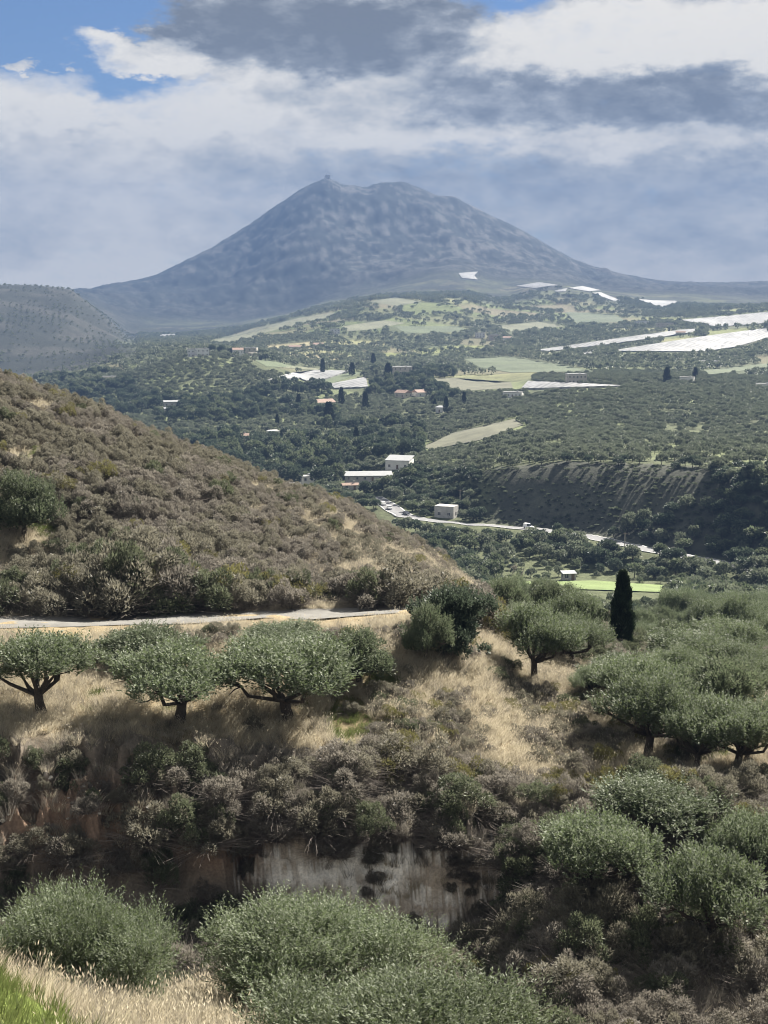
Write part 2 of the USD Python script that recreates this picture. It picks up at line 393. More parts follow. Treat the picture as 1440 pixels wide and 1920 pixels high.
_az_col = lambda px: float(pix(px, 570)[0])
R_FN, H_FN = [], []
for rl, kind, vl in LINES:
    rf = curve([(_az_col(p), r) for p, r in rl])
    R_FN.append(rf)
    if kind == 'h':
        H_FN.append(curve([(_az_col(p), v) for p, v in vl]))
    elif kind == 'py':
        tf = curve([(float(pix(p, y)[0]), float(pix(p, y)[1])) for p, y in vl])
        H_FN.append(lambda a, tf=tf, rf=rf: tf(a) * rf(a))
    else:
        prev = H_FN[-1]
        H_FN.append(lambda a, prev=prev: prev(a) * 0.5 - 40)

AZ_T = np.radians(np.concatenate([np.arange(-180, -30, 3.0), np.arange(-30, -23, 0.5), np.arange(-23, 23.001, 0.09), np.arange(23.5, 30, 0.5), np.arange(30, 180.1, 3.0)]))
LR_T = np.unique(np.round(np.concatenate([np.arange(math.log(0.9), math.log(30), 0.03), np.arange(math.log(30), math.log(49.5), 0.0105), np.arange(math.log(49.5), math.log(58), 0.0022), np.arange(math.log(58), math.log(150), 0.0105), np.arange(math.log(150), math.log(3600), 0.0125),
                                 np.arange(math.log(3600), math.log(6500), 0.0065), np.arange(math.log(6500), math.log(7001), 0.05)]), 5))
TABLE = np.zeros((len(AZ_T), len(LR_T)))
for i, a in enumerate(AZ_T):
    rr = np.array([float(f(a)) for f in R_FN])
    hh = np.array([float(f(a)) for f in H_FN])
    rr = np.maximum.accumulate(rr + np.arange(len(rr)) * 1e-4)
    TABLE[i] = PchipInterpolator(np.log(rr), hh, extrapolate=True)(np.clip(LR_T, math.log(0.81), None))

_A, _R = np.meshgrid(AZ_T, np.exp(LR_T), indexing='ij')
_X, _Y = _R * np.sin(_A), _R * np.cos(_A)


def sm(x, a, b):
    t = np.clip((x - a) / (b - a), 0, 1)
    return t * t * (3 - 2 * t)


def fb(x, y, scale, octaves=4, seed=0):
    return meshkit.fbm(np.stack([x / scale, y / scale, np.zeros_like(x)], -1), octaves, seed) - 0.5


def relief(x, y, r, az):
    z = 0.5 * fb(x, y, 2.2, 3, 1) * sm(r, 6, 20) * (1 - sm(r, 130, 200))
    z += 1.2 * fb(x, y, 9.0, 3, 2) * sm(r, 30, 50) * (1 - sm(r, 70, 74) * (1 - sm(r, 80, 90)))
    face = sm(r, 50.2, 51.2) * (1 - sm(r, 55, 57))
    fur = np.abs(2 * meshkit.fbm(np.stack([x / 1.5, y / 3.5, 0 * x], -1), 4, 9) - 1)
    z += face * (1.1 - 3.2 * fur) + 0.5 * face * fb(x, y, 0.8, 3, 10)
    z += 5.0 * fb(x, y, 55, 4, 3) * sm(r, 120, 300) * (1 - sm(r, 380, 400) * (1 - sm(r, 560, 640)))
    z += 14 * fb(x, y, 240, 4, 4) * sm(r, 900, 1500)
    m = sm(r, 4300, 4900) * (1 - sm(r, 5700, 6000))
    ridged = 1 - np.abs(2 * meshkit.fbm(np.stack([x / 330, y / 700, 0 * x], -1), 5, 6) - 1) * 2
    z += 30 * m * (ridged - 0.5) + 18 * m * fb(x, y, 160, 5, 7)
    z += 15 * fb(x, y, 38, 3, 11) * m
    z -= 15 * m * np.clip(0.16 - np.abs(meshkit.fbm(np.stack([az * 30 + 1.6 * fb(x, y, 420, 3, 17), np.log(r) * 5, 0 * r], -1), 4, 16) - 0.5), 0, 1) / 0.16 * 0.5
    z += 13 * fb(x, y, 70, 4, 8) * sm(r, 4300, 4700)
    return z


TABLE += relief(_X, _Y, _R, _A)
_face = sm(_R, 50.0, 51.0) * (1 - sm(_R, 54.5, 56.5)) * (np.abs(_A) < 0.4)
TABLE += _face * (0.20 * np.sin(2 * PI * (TABLE + 1.2 * fb(_X, _Y, 2.5, 3, 14)) / 0.85) + 0.55 * fb(_X, _Y, 0.45, 3, 15))
_grid = RegularGridInterpolator((AZ_T, LR_T), TABLE, bounds_error=False, fill_value=None)


def ground(x, y):
    """height of the land at a place"""
    x, y = np.asarray(x, float), np.asarray(y, float)
    r = np.maximum(np.hypot(x, y), 0.95)
    return ZC + _grid(np.stack([np.arctan2(x, y), np.log(r)], -1))


def normal(x, y, e=0.8):
    gx = (ground(x + e, y) - ground(x - e, y)) / (2 * e)
    gy = (ground(x, y + e) - ground(x, y - e)) / (2 * e)
    n = np.stack([-gx, -gy, np.ones_like(gx)], -1)
    return n / np.linalg.norm(n, axis=-1, keepdims=True)


_LRF = np.linspace(math.log(8), math.log(6990), 6000)


def hit(px, py, rmin=8.0, rmax=11000.0):
    """where the line of sight of a pixel of the photograph meets the land: (n,3)"""
    a, t = pix(np.atleast_1d(px), np.atleast_1d(py))
    out = np.zeros((len(a), 3))
    use = (_LRF > math.log(rmin)) & (_LRF < math.log(rmax))
    lr = _LRF[use]
    for i in range(len(a)):
        h = _grid(np.stack([np.full(len(lr), a[i]), lr], -1))
        ok = h >= t[i] * np.exp(lr)
        k = int(np.argmax(ok)) if ok.any() else int(np.argmax(h / np.exp(lr)))
        r = math.exp(lr[k])
        out[i] = r * math.sin(a[i]), r * math.cos(a[i]), ZC + h[k]
    return out


def at_range(px, r):
    a = float(_az_col(px))
    x, y = r * math.sin(a), r * math.cos(a)
    return np.array([x, y, float(ground(x, y))])


def project(p):
    p = np.asarray(p, float)
    z = p[..., 2] - ZC
    d = p[..., 1] * math.cos(PITCH) - z * math.sin(PITCH)
    u = p[..., 1] * math.sin(PITCH) + z * math.cos(PITCH)
    d = np.maximum(d, 1e-3)
    return 720 + FPX * p[..., 0] / d, 960 - FPX * u / d, d


def inside(poly, px, py):
    return contains_xy(Polygon(poly), px, py)


# regional colours of the bare land
def lerp(c, k, m):
    m = np.asarray(m, float)[..., None]
    return c * (1 - m) + np.asarray(k) * m


RL = [f(AZ_T)[:, None] for f in R_FN]          # line distances per bearing
P3 = np.stack([_X, _Y, TABLE + ZC], -1)
PXv, PYv, _D = project(P3)
front = np.abs(_A) < math.radians(24)
n_mid = fb(_X, _Y, 12, 4, 21) + 0.5
n_big = fb(_X, _Y, 60, 4, 22) + 0.5
tint = np.zeros(_X.shape + (3,))
tint[:] = (0.17, 0.14, 0.085)
# near grassy corner, gully, bank, bench
tint = lerp(tint, (0.15, 0.19, 0.05), sm(n_mid, 0.45, 0.6) * (_R < 16))
tint = lerp(tint, (0.125, 0.108, 0.088), sm(_R, 24, 30) * (_R < RL[6]))
bank = (_R > RL[4] - 1) & (_R < RL[6])
red = np.exp(-(((PXv - 130) / 190) ** 2 + ((PYv - 1530) / 75) ** 2)) + np.exp(-(((PXv - 430) / 90) ** 2 + ((PYv - 1600) / 40) ** 2))
tint = lerp(tint, (0.185, 0.128, 0.092), np.clip(red * 1.2, 0, 1) * bank * sm(n_mid, 0.35, 0.6))
pale = (np.exp(-(((PXv - 560) / 105) ** 2 + ((PYv - 1625) / 52) ** 2)) + np.exp(-(((PXv - 760) / 130) ** 2 + ((PYv - 1670) / 85) ** 2)) + np.exp(-(((PXv - 900) / 50) ** 2 + ((PYv - 1620) / 60) ** 2)))
n_small = fb(_X, _Y, 1.3, 4, 23) + fb(_A * 900, _R * 0.0 + TABLE * 2.2, 1.0, 3, 24)
strata = sm(meshkit.fbm(np.stack([_X * 0.35, TABLE * 2.6, _Y * 0.35], -1), 4, 25), 0.40, 0.60)[..., None]
palec = np.array((0.33, 0.28, 0.225)) * (1 - strata) + np.array((0.74, 0.71, 0.655)) * strata
tint = lerp(tint, palec, sm(pale + (n_mid - 0.5) * 0.9 + n_small * 0.7, 0.42, 0.85) * (_R > RL[4] - 3) * (_R < RL[6]))
bench = sm(_R, RL[6] - 1.5, RL[6] + 1.5) * (1 - sm(_R, RL[8], RL[8] + 3))
tint = lerp(tint, (0.23, 0.185, 0.115), bench)
dry = (_R > RL[8]) & (_R < RL[10]) & (_A < _az_col(960))
tint = lerp(tint, (0.25, 0.225, 0.17), 1.0 * dry)
green_slope = (_R > RL[8]) & (_R < RL[10]) & (_A >= _az_col(960))
tint = lerp(tint, (0.11, 0.115, 0.06), 1.0 * green_slope)
valley = sm(_R, RL[10], RL[10] + 20)
tint = lerp(tint, (0.075, 0.085, 0.045), valley)
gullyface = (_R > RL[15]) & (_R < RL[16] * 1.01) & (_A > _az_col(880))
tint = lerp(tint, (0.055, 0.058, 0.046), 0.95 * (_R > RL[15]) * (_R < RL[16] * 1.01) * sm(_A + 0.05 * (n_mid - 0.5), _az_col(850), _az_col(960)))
tint = lerp(tint, (0.13, 0.15, 0.075), sm(_R, RL[16], RL[16] + 15) * sm(n_big, 0.4, 0.6))
# patchwork of fields beyond
rng = np.random.default_rng(5)
seeds = np.stack([rng.uniform(-1400, 1400, 900), rng.uniform(1200, 4600, 900)], 1)
pal = np.array([(0.075, 0.088, 0.05), (0.085, 0.095, 0.055), (0.10, 0.115, 0.055), (0.15, 0.165, 0.07), (0.19, 0.19, 0.10), (0.22, 0.20, 0.125), (0.12, 0.115, 0.07)])
pick = rng.choice(len(pal), 900, p=[.24, .22, .18, .12, .1, .06, .08])
wx, wy = _X + 60 * fb(_X, _Y, 150, 3, 31), _Y + 60 * fb(_X, _Y, 150, 3, 32)
_, near_seed = cKDTree(seeds * [1.0, 0.9]).query(np.stack([wx, wy * 0.9], -1).reshape(-1, 2))
patch = pal[pick[near_seed]].reshape(tint.shape)
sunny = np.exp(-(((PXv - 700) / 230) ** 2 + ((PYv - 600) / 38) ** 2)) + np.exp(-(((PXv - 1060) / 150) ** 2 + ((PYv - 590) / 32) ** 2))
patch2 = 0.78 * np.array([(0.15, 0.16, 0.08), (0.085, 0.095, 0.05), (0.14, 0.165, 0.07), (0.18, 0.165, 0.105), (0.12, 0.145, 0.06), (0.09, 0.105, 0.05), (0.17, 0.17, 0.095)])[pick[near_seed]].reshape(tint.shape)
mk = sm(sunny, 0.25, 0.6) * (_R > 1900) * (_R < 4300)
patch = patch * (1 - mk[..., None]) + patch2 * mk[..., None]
fm = sm(_R, 1300, 1500) * (1 - sm(_R, 3900 + 500 * n_big, 4300 + 500 * n_big))
hill_left = (_A < _az_col(255)) & (_R > 1650)
fm = fm * (1 - sm(_R, 1600, 1750) * (1 - sm(_A, _az_col(215), _az_col(300))))
tint = tint * (1 - fm[..., None]) + patch * fm[..., None]
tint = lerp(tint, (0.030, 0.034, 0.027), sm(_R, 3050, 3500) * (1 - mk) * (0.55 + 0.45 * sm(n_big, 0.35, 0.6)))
hl = sm(_R, 1600, 1750) * (1 - sm(_A + 0.03 * (n_big - 0.5), _az_col(215), _az_col(300)))
tint = lerp(tint, (0.024, 0.027, 0.022), hl)
tint = lerp(tint, (0.045, 0.045, 0.039), hl * sm(fb(_X, _Y, 90, 5, 41) + 0.5, 0.52, 0.66))
mt = sm(_R, 4000 + 500 * n_big, 4350 + 500 * n_big)
rockn = meshkit.fbm(np.stack([_X / 150, _Y / 150, (TABLE) / 45], -1), 5, 51)
tint = lerp(tint, (0.021, 0.025, 0.021), mt)
streak = meshkit.fbm(np.stack([_A * 260, np.log(_R) * 16, 0 * _A], -1), 5, 53)
tint = lerp(tint, (0.085, 0.083, 0.076), mt * sm(0.72 * rockn + 0.28 * streak + 0.8 * fb(_X, _Y, 30, 3, 52), 0.50, 0.62) * (0.35 + 0.65 * sm(TABLE, 40, 200)))
tint = np.maximum(tint, 0.02)


def land(name, rows_mask, mat, label):
    """the part of the land sheet whose cells satisfy the mask, as its own piece of the setting"""
    c = rows_mask[:-1, :-1]
    ii, jj = np.nonzero(c)
    na, nr = TABLE.shape
    q = np.stack([ii * nr + jj, ii * nr + jj + 1, (ii + 1) * nr + jj + 1, (ii + 1) * nr + jj], 1)
    used, inv = np.unique(q, return_inverse=True)
    q = inv.reshape(q.shape)
    v = P3.reshape(-1, 3)[used]
    m = usdkit.mesh(stage, numbered('/World/' + name), (v, q[:, ::-1][:, [0, 1, 2, 3]]), mat, smooth=True)
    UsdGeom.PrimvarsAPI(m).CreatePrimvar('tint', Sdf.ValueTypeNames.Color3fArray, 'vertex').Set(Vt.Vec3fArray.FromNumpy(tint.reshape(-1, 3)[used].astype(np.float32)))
    return tag(m.GetPrim(), label, None, None, 'structure')


side_l = _A < _az_col(945)
c_dry = (_R >= RL[8]) & (_R < RL[10]) & side_l
c_near = (_R < RL[8]) | ((_R < RL[10]) & ~side_l)
c_valley = ~c_near & ~c_dry & (_R < 1700)
c_mount = _R >= 4300
c_lhill = (_R >= 1700) & (_R < 4300) & (_A < _az_col(255))
c_farm = ~c_near & ~c_dry & ~c_valley & ~c_mount & ~c_lhill
land('ground', c_near, MAT['ground_near'], 'near slope with terraced bank and dry grass')
land('dry_hillside', c_dry, MAT['ground_near'], 'dry brown hillside rising behind the dirt road')
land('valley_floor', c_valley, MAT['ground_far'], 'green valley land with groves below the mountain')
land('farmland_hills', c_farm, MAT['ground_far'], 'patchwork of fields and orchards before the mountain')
land('rocky_hill', c_lhill, MAT['ground_far'], 'grey rocky hill at the left before the mountain')
land('mountain', c_mount, MAT['rock_mountain'], 'blue hazy mountain with two rounded summits')

# ------------------------------------------------------------------ roads and fields draped on the land
def drape(poly, step=4.0, lift=0.3, skirt=0.0, ysq=4.0, rmin=140.0):
    """an outline seen in the photograph, laid on the land it covers, as a sheet of triangles in the world"""
    pg = Polygon(poly)
    ring = []
    pts = np.array(poly, float)
    for a, b in zip(pts, np.roll(pts, -1, 0)):
        n = max(1, int(np.hypot((b - a)[0], (b - a)[1] * 2) / step))
        ring += [a + (b - a) * k / n for k in range(n)]
    ring = np.array(ring)
    x0, y0, x1, y1 = pg.bounds
    gx, gy = np.meshgrid(np.arange(x0, x1, step), np.arange(y0, y1, step / ysq))
    g = np.stack([gx.ravel(), gy.ravel()], 1)
    g = g[contains_xy(pg.buffer(-step / ysq / 2.5), g[:, 0], g[:, 1])]
    p = np.vstack([ring, g]) if len(g) else ring
    w = hit(p[:, 0], p[:, 1], rmin)
    tri = Delaunay(p * [1, ysq]).simplices
    cen = p[tri].mean(1)
    tri = tri[contains_xy(pg.buffer(0.01), cen[:, 0], cen[:, 1])]
    rr = np.hypot(w[:, 0], w[:, 1])
    span = rr[tri].max(1) / rr[tri].min(1)
    tri = tri[span < 1.12]
    nrm = np.cross(w[tri[:, 1], :2] - w[tri[:, 0], :2], w[tri[:, 2], :2] - w[tri[:, 0], :2])
    tri[nrm < 0] = tri[nrm < 0][:, ::-1]
    w = w.copy()
    w[:, 2] += lift
    v, f = [w], [tri]
    if skirt:
        n = len(ring)
        low = w[:n] - [0, 0, skirt]
        v.append(low)
        k = np.arange(n)
        k2 = (k + 1) % n
        f.append(np.stack([k, k2, len(w) + k2], 1))
        f.append(np.stack([k, len(w) + k2, len(w) + k], 1))
    return np.vstack(v), np.vstack(f)


def strip(path, width, lift, widths=None):
    """a road along world points, following the land across its width"""
    p = np.array(path, float)
    s = np.r_[0, np.cumsum(np.hypot(*np.diff(p[:, :2], axis=0).T))]
    k = max(8, int(s[-1] / max(1.0, width * 0.5)))
    u = np.linspace(0, s[-1], k)
    q = np.stack([PchipInterpolator(s, p[:, i])(u) for i in (0, 1)], 1)
    t = np.gradient(q, axis=0)
    t /= np.linalg.norm(t, axis=1, keepdims=True)
    n = np.stack([t[:, 1], -t[:, 0]], 1)
    cols = 6
    v = []
    zc = ground(q[:, 0], q[:, 1])
    for j in range(cols + 1):
        o = (j / cols - 0.5) * width
        e = q + n * o
        z = np.maximum(ground(e[:, 0], e[:, 1]), zc - 0.25)
        v.append(np.c_[e, z + lift])
    v = np.array(v)
    f = []
    for j in range(cols):
        for i in range(k - 1):
            a, b, c, d = j * k + i, j * k + i + 1, (j + 1) * k + i + 1, (j + 1) * k + i
            f += [(a, d, c), (a, c, b)]
    return v.reshape(-1, 3), np.array(f), q


def road_line(points, r_of):
    out = []
    for px in points:
        a = _az_col(px)
        r = r_of(a)
        out.append((r * math.sin(a), r * math.cos(a)))
    return out


dirt_path = road_line([-250, -100, 60, 220, 380, 540, 680, 780, 830], lambda a: 0.5 * (float(R_FN[7](a)) + float(R_FN[8](a))))
vv, ff, dirt_q = strip(dirt_path, 4.8, 0.05)
tag(usdkit.mesh(stage, '/World/dirt_road', (vv, ff), MAT['dirt_road'], smooth=True).GetPrim(), 'pale dirt road below the dry hillside', None, None, 'structure')
main_path = road_line([640, 690, 715, 740, 760, 800, 840, 920, 990, 1080, 1200, 1320, 1440, 1560], lambda a: 0.5 * (float(R_FN[14](a)) + float(R_FN[15](a))))
vv, ff, main_q = strip(main_path, 8.2, 0.25)
tag(usdkit.mesh(stage, '/World/asphalt_road', (vv, ff), MAT['asphalt'], smooth=True).GetPrim(), 'grey asphalt road curving through the valley', None, None, 'structure')
for off in (-3.9, 3.9):
    t = np.gradient(main_q, axis=0); t /= np.linalg.norm(t, axis=1, keepdims=True)
    e = main_q + np.stack([t[:, 1], -t[:, 0]], 1) * off
    v2, f2, _ = strip(e[::4], 0.25, 0.29)
    tag(usdkit.mesh(stage, numbered('/World/road_marking'), (v2, f2), MAT['road_paint']).GetPrim(), 'white edge line of the asphalt road', None, None, 'structure')

FIELDS = [
    ('crop_green', [(870, 673), (955, 669), (1060, 686), (1115, 697), (960, 699), (900, 690)], 'field'),
    ('crop_tan', [(802, 709), (850, 709), (958, 717), (962, 728), (862, 734)], 'field'),
    ('crop_green', [(592, 718), (658, 697), (684, 698), (624, 719)], 'field'),
    ('crop_tan', [(792, 838), (850, 812), (965, 786), (982, 797), (900, 826), (806, 844)], 'field'),
    ('crop_bright', [(955, 1090), (1020, 1093), (1110, 1090), (1245, 1099), (1238, 1112), (1100, 1107), (1020, 1102)], 'field'),
    ('crop_green', [(475, 674), (520, 679), (560, 690), (500, 688)], 'field'),
    ('crop_pale', [(395, 640), (470, 619), (560, 596), (625, 586), (630, 592), (560, 607), (470, 632), (420, 644)], 'field'),
    ('crop_pale', [(640, 612), (720, 601), (760, 606), (700, 618), (650, 622)], 'field'),
    ('crop_green', [(740, 612), (860, 612), (880, 622), (760, 626)], 'field'),
    ('crop_pale', [(690, 566), (740, 558), (790, 566), (745, 574)], 'field'),
    ('crop_green', [(1060, 585), (1150, 590), (1178, 604), (1080, 606)], 'field'),
    ('crop_pale', [(930, 612), (1010, 604), (1060, 612), (960, 622)], 'field'),
    ('crop_pale', [(540, 686), (600, 691), (596, 695), (530, 690)], 'field'),
    ('crop_green', [(1320, 695), (1438, 682), (1440, 690), (1330, 703)], 'field'),
]
clear_polys = [f[1] for f in FIELDS]
for m, poly, nm in FIELDS:
    v, f = drape(poly, 3.5, 0.35)
    tag(usdkit.mesh(stage, numbered('/World/' + nm), (v, f), MAT[m], smooth=True).GetPrim(), 'open field on the valley land', None, None, 'structure')

COVERS = [
    ([(502, 715), (545, 702), (590, 696), (655, 697), (612, 712), (580, 719), (562, 711)], 'white covered plot left of the green strip, above the pine wood'),
    ([(619, 722), (686, 709), (690, 728), (627, 730)], 'white covered plot with dark streaks beside the brick tower house garden'),
    ([(990, 717), (1080, 721), (1172, 726), (1000, 731), (978, 730)], 'white covered plot directly below the cream two-storey house'),
    ([(1005, 658), (1150, 637), (1272, 620), (1312, 617), (1296, 625), (1150, 646), (1032, 660)], 'long narrow white covered strip running up to the right'),
    ([(1155, 658), (1210, 649), (1320, 632), (1442, 616), (1442, 634), (1380, 652), (1320, 661), (1160, 660)], 'largest white covered field, broad sheet at the right edge'),
    ([(1276, 601), (1360, 594), (1442, 586), (1442, 607), (1345, 614)], 'white covered field at the right edge, upper of the two broad ones'),
    ([(1195, 562), (1225, 564), (1269, 565), (1264, 571), (1240, 577)], 'white covered plot on the dark slope under the right ridge'),
    ([(968, 537), (1010, 530), (1046, 535), (1002, 541)], 'white covered strip on the spur, leftmost of the cluster under the mountain'),
    ([(1066, 541), (1092, 537), (1126, 545), (1104, 547)], 'white covered strip on the crown of the spur'),
    ([(1040, 546), (1064, 541), (1060, 547), (1044, 548)], 'smallest white covered strip between two larger ones on the spur'),
    ([(1110, 550), (1126, 549), (1163, 564), (1150, 565)], 'white covered strip slanting down the right side of the spur'),
    ([(860, 513), (896, 510), (889, 517), (896, 525), (866, 522)], 'white covered plot alone on the mountain foot'),
    ([(300, 628), (330, 627), (332, 632), (302, 633)], 'white covered plot in the hazy valley at the far left'),
    ([(1090, 664), (1108, 661), (1114, 666), (1094, 667)], 'tiny white covered plot left of the largest covered field'),
]
for poly, label in COVERS:
    v, f = drape(poly, 3.5, 1.6, 1.8)
    p = usdkit.mesh(stage, numbered('/World/covered_plot'), (v, f), MAT['cover'], smooth=40).GetPrim()
    tag(p, label, 'crop cover')
    clear_polys.append(poly)


# ------------------------------------------------------------------ mesh tools
def box(sx, sy, sz, x=0, y=0, z=0):
    b = trimesh.creation.box([sx, sy, sz])
    b.apply_translation([x, y, z + sz / 2])
    return b


def join(*m):
    return trimesh.util.concatenate(list(m))


def tube(points, radii, sides=7):
    p = np.asarray(points, float)
    t = np.gradient(p, axis=0)
    t /= np.linalg.norm(t, axis=1, keepdims=True) + 1e-9
    a = np.cross(t, np.where(np.abs(t[:, 2:]) < 0.9, [0, 0, 1.0], [1.0, 0, 0]))
    a /= np.linalg.norm(a, axis=1, keepdims=True) + 1e-9
    b = np.cross(t, a)
    ang = np.arange(sides) * 2 * PI / sides
    v = p[:, None] + np.asarray(radii)[:, None, None] * (np.cos(ang)[None, :, None] * a[:, None] + np.sin(ang)[None, :, None] * b[:, None])
    n = len(p)
    i, j = np.meshgrid(np.arange(n - 1), np.arange(sides), indexing='ij')
    q = np.stack([i * sides + j, i * sides + (j + 1) % sides, (i + 1) * sides + (j + 1) % sides, (i + 1) * sides + j], -1).reshape(-1, 4)
    return trimesh.Trimesh(v.reshape(-1, 3), np.vstack([q[:, [0, 1, 2]], q[:, [0, 2, 3]]]), process=False)


def unit(v):
    return v / (np.linalg.norm(v, axis=-1, keepdims=True) + 1e-9)


def leaf_mesh(p, d, L, W, rng):
    """one rhombic leaf for each row: base p, direction d"""
    n = len(p)
    d = unit(d)
    s = unit(np.cross(d, rng.normal(size=(n, 3))))
    L = np.broadcast_to(L, (n,))[:, None]
    W = np.broadcast_to(W, (n,))[:, None]
    mid = p + d * L * 0.45
    v = np.stack([p, mid + s * W / 2, p + d * L, mid - s * W / 2], 1).reshape(-1, 3)
    k = np.arange(n)[:, None] * 4
    f = np.hstack([k, k + 1, k + 2, k, k + 2, k + 3]).reshape(-1, 3)
    return v, f


def stack(parts):
    v, f, n = [], [], 0
    for a, b in parts:
        v.append(a); f.append(b + n); n += len(a)
    return np.vstack(v), np.vstack(f)


def shoots(P, D, length, k, L, W, rng, up=0.35, spread=0.75):
    """leafy shoots: k leaves along each curved axis"""
    n = len(P)
    length = np.broadcast_to(length, (n,)) * rng.uniform(0.5, 1.3, n)
    t = (np.arange(k) + 0.6) / k
    D = unit(D)
    ax = D[:, None] + np.array([0, 0, up]) * t[None, :, None]
    pos = P[:, None] + ax * (t[None, :, None] * length[:, None, None])
    ld = unit(ax) * 0.8 + spread * unit(rng.normal(size=(n, k, 3)))
    m = n * k
    return leaf_mesh(pos.reshape(m, 3), ld.reshape(m, 3), L * rng.uniform(0.7, 1.2, m), W * rng.uniform(0.8, 1.2, m), rng)


def lobes_sample(lobes, n, rng, lo=0.6, low_cut=-0.55):
    """points and outward directions in the outer shell of a cluster of ellipsoids"""
    c = np.array([l[0] for l in lobes]); r = np.array([l[1] for l in lobes])
    w = r.prod(1) ** (2 / 3)
    P, D = [], []
    got = 0
    while got < n:
        k = rng.choice(len(lobes), 2 * n, p=w / w.sum())
        u = unit(rng.normal(size=(2 * n, 3)))
        keep = u[:, 2] > low_cut
        k, u = k[keep], u[keep]
        s = rng.uniform(lo, 1.0, len(k)) ** 0.6
        p = c[k] + u * r[k] * s[:, None]
        deep = np.zeros(len(p), bool)
        for j in range(len(lobes)):
            q = ((p - c[j]) / r[j])
            deep |= (np.linalg.norm(q, axis=1) < 0.55)
        p, u = p[~deep], u[~deep]
        P.append(p); D.append(u); got += len(p)
    return np.vstack(P)[:n], np.vstack(D)[:n]


def olive_wood(rng, tops, base_r=0.15, fork=1.05):
    """short twisted trunk that forks into boughs reaching the crown's lobes"""
    ms = []
    lean = rng.uniform(-0.12, 0.12, 2)
    tr = [(0, 0, -0.5), (0, 0, 0.1), (lean[0] * .6, lean[1] * .6, fork * 0.55), (lean[0], lean[1], fork)]
    ms.append(tube(tr, [base_r * 1.7, base_r * 1.25, base_r, base_r * 0.95], 9))
    f = np.array(tr[-1])
    for t in tops:
        t = np.array(t)
        m1 = f + (t - f) * 0.35 + np.array([(t - f)[0] * .18, (t - f)[1] * .18, -0.05]) + rng.normal(size=3) * 0.07
        m2 = f + (t - f) * 0.7 + rng.normal(size=3) * 0.08
        ms.append(tube([f - [0, 0, .1], m1, m2, t], [base_r * 0.62, base_r * 0.45, base_r * 0.3, base_r * 0.1], 6))
        for _ in range(3):
            e = t + rng.normal(size=3) * [0.5, 0.5, 0.35] + [0, 0, 0.2]
            ms.append(tube([m2, (m2 + e) / 2 + rng.normal(size=3) * 0.06, e], [base_r * 0.25, base_r * 0.16, base_r * 0.05], 5))
    return join(*ms)


def olive_lobes(rng, n=24, R=2.1, zc=2.5, flat=0.8, low=0.0):
    lobes = [((0, 0, zc), (R * 0.45, R * 0.45, R * 0.32))]
    for i in range(n):
        a = i * 2.4 + rng.uniform(-.35, .35)
        rr = R * rng.uniform(0.25, 1.0)
        s = R * rng.uniform(0.12, 0.34) * (1.1 - 0.4 * rr / R)
        dome = 0.85 * (1 - (rr / R) ** 2)
        z = zc + dome * rng.uniform(-.2, 1.0) - 0.35 + (rng.uniform(-.25, .25)) - low * rng.uniform(0, 1.3)
        lobes.append(((rr * math.cos(a), rr * math.sin(a), z), (s, s, s * flat * rng.uniform(0.85, 1.45))))
    return lobes


# prototypes of plants ---------------------------------------------------------------------------------
EXTENT = {}


def proto_olive(name, seed, n_shoots, k, L, W, slen, leafmat, wood=True, R=2.1, low=0.0, n=26):
    rng = np.random.default_rng(seed)
    pr = proto(name)
    lobes = olive_lobes(rng, n=n, R=R, low=low)
    P, D = lobes_sample(lobes, n_shoots, rng, 0.45, -0.55)
    if low:
        P[:, 2] = np.maximum(P[:, 2], 0.1)
    D = D * 0.8 + np.array([0, 0, 0.75]) + rng.normal(size=D.shape) * 0.38
    sl = slen * (0.35 + 1.3 * meshkit.noise(P * 2.3, seed))
    crown = shoots(P, D, sl, k, L, W, rng, 0.5, 0.62)
    part(pr, 'crown', crown, leafmat)
    EXTENT[str(pr.GetPath())] = (2 * float(np.percentile(np.abs(crown[0][:, 0]), 98.5)), float(np.percentile(crown[0][:, 2], 99)))
    if wood:
        tops = [np.array(l[0]) for l in lobes[1:10]]
        part(pr, 'trunk', olive_wood(rng, tops), MAT['bark'], smooth=50)
    return pr


def proto_round(name, seed, leafmat, n, size, R=1.0, H=1.6, lobes_n=8, trunk=0.35, barkmat='bark'):
    """small-scale tree for the middle distance: lumpy crown of leaf clumps, with a trunk"""
    rng = np.random.default_rng(seed)
    pr = proto(name)
    lobes = [((0, 0, H * 0.62), (R * .7, R * .7, H * .33))]
    for i in range(lobes_n):
        a = i * 2.4 + rng.uniform(-.4, .4)
        rr = R * rng.uniform(.35, .65)
        s = R * rng.uniform(.32, .5)
        lobes.append(((rr * math.cos(a), rr * math.sin(a), H * rng.uniform(.38, .8)), (s, s, s * rng.uniform(.75, 1.1))))
    P, D = lobes_sample(lobes, n, rng, 0.62)
    v1 = leaf_mesh(P, D + [0, 0, .3] + rng.normal(size=D.shape) * .55, size * rng.uniform(.6, 1.3, n), size * .62, rng)
    part(pr, 'crown', v1, leafmat)
    part(pr, 'trunk', join(tube([(0, 0, -.3), (0, 0, trunk * .6), (0.03, 0, H * .6)], [R * .085, R * .06, R * .03], 6)), MAT[barkmat])
    return pr


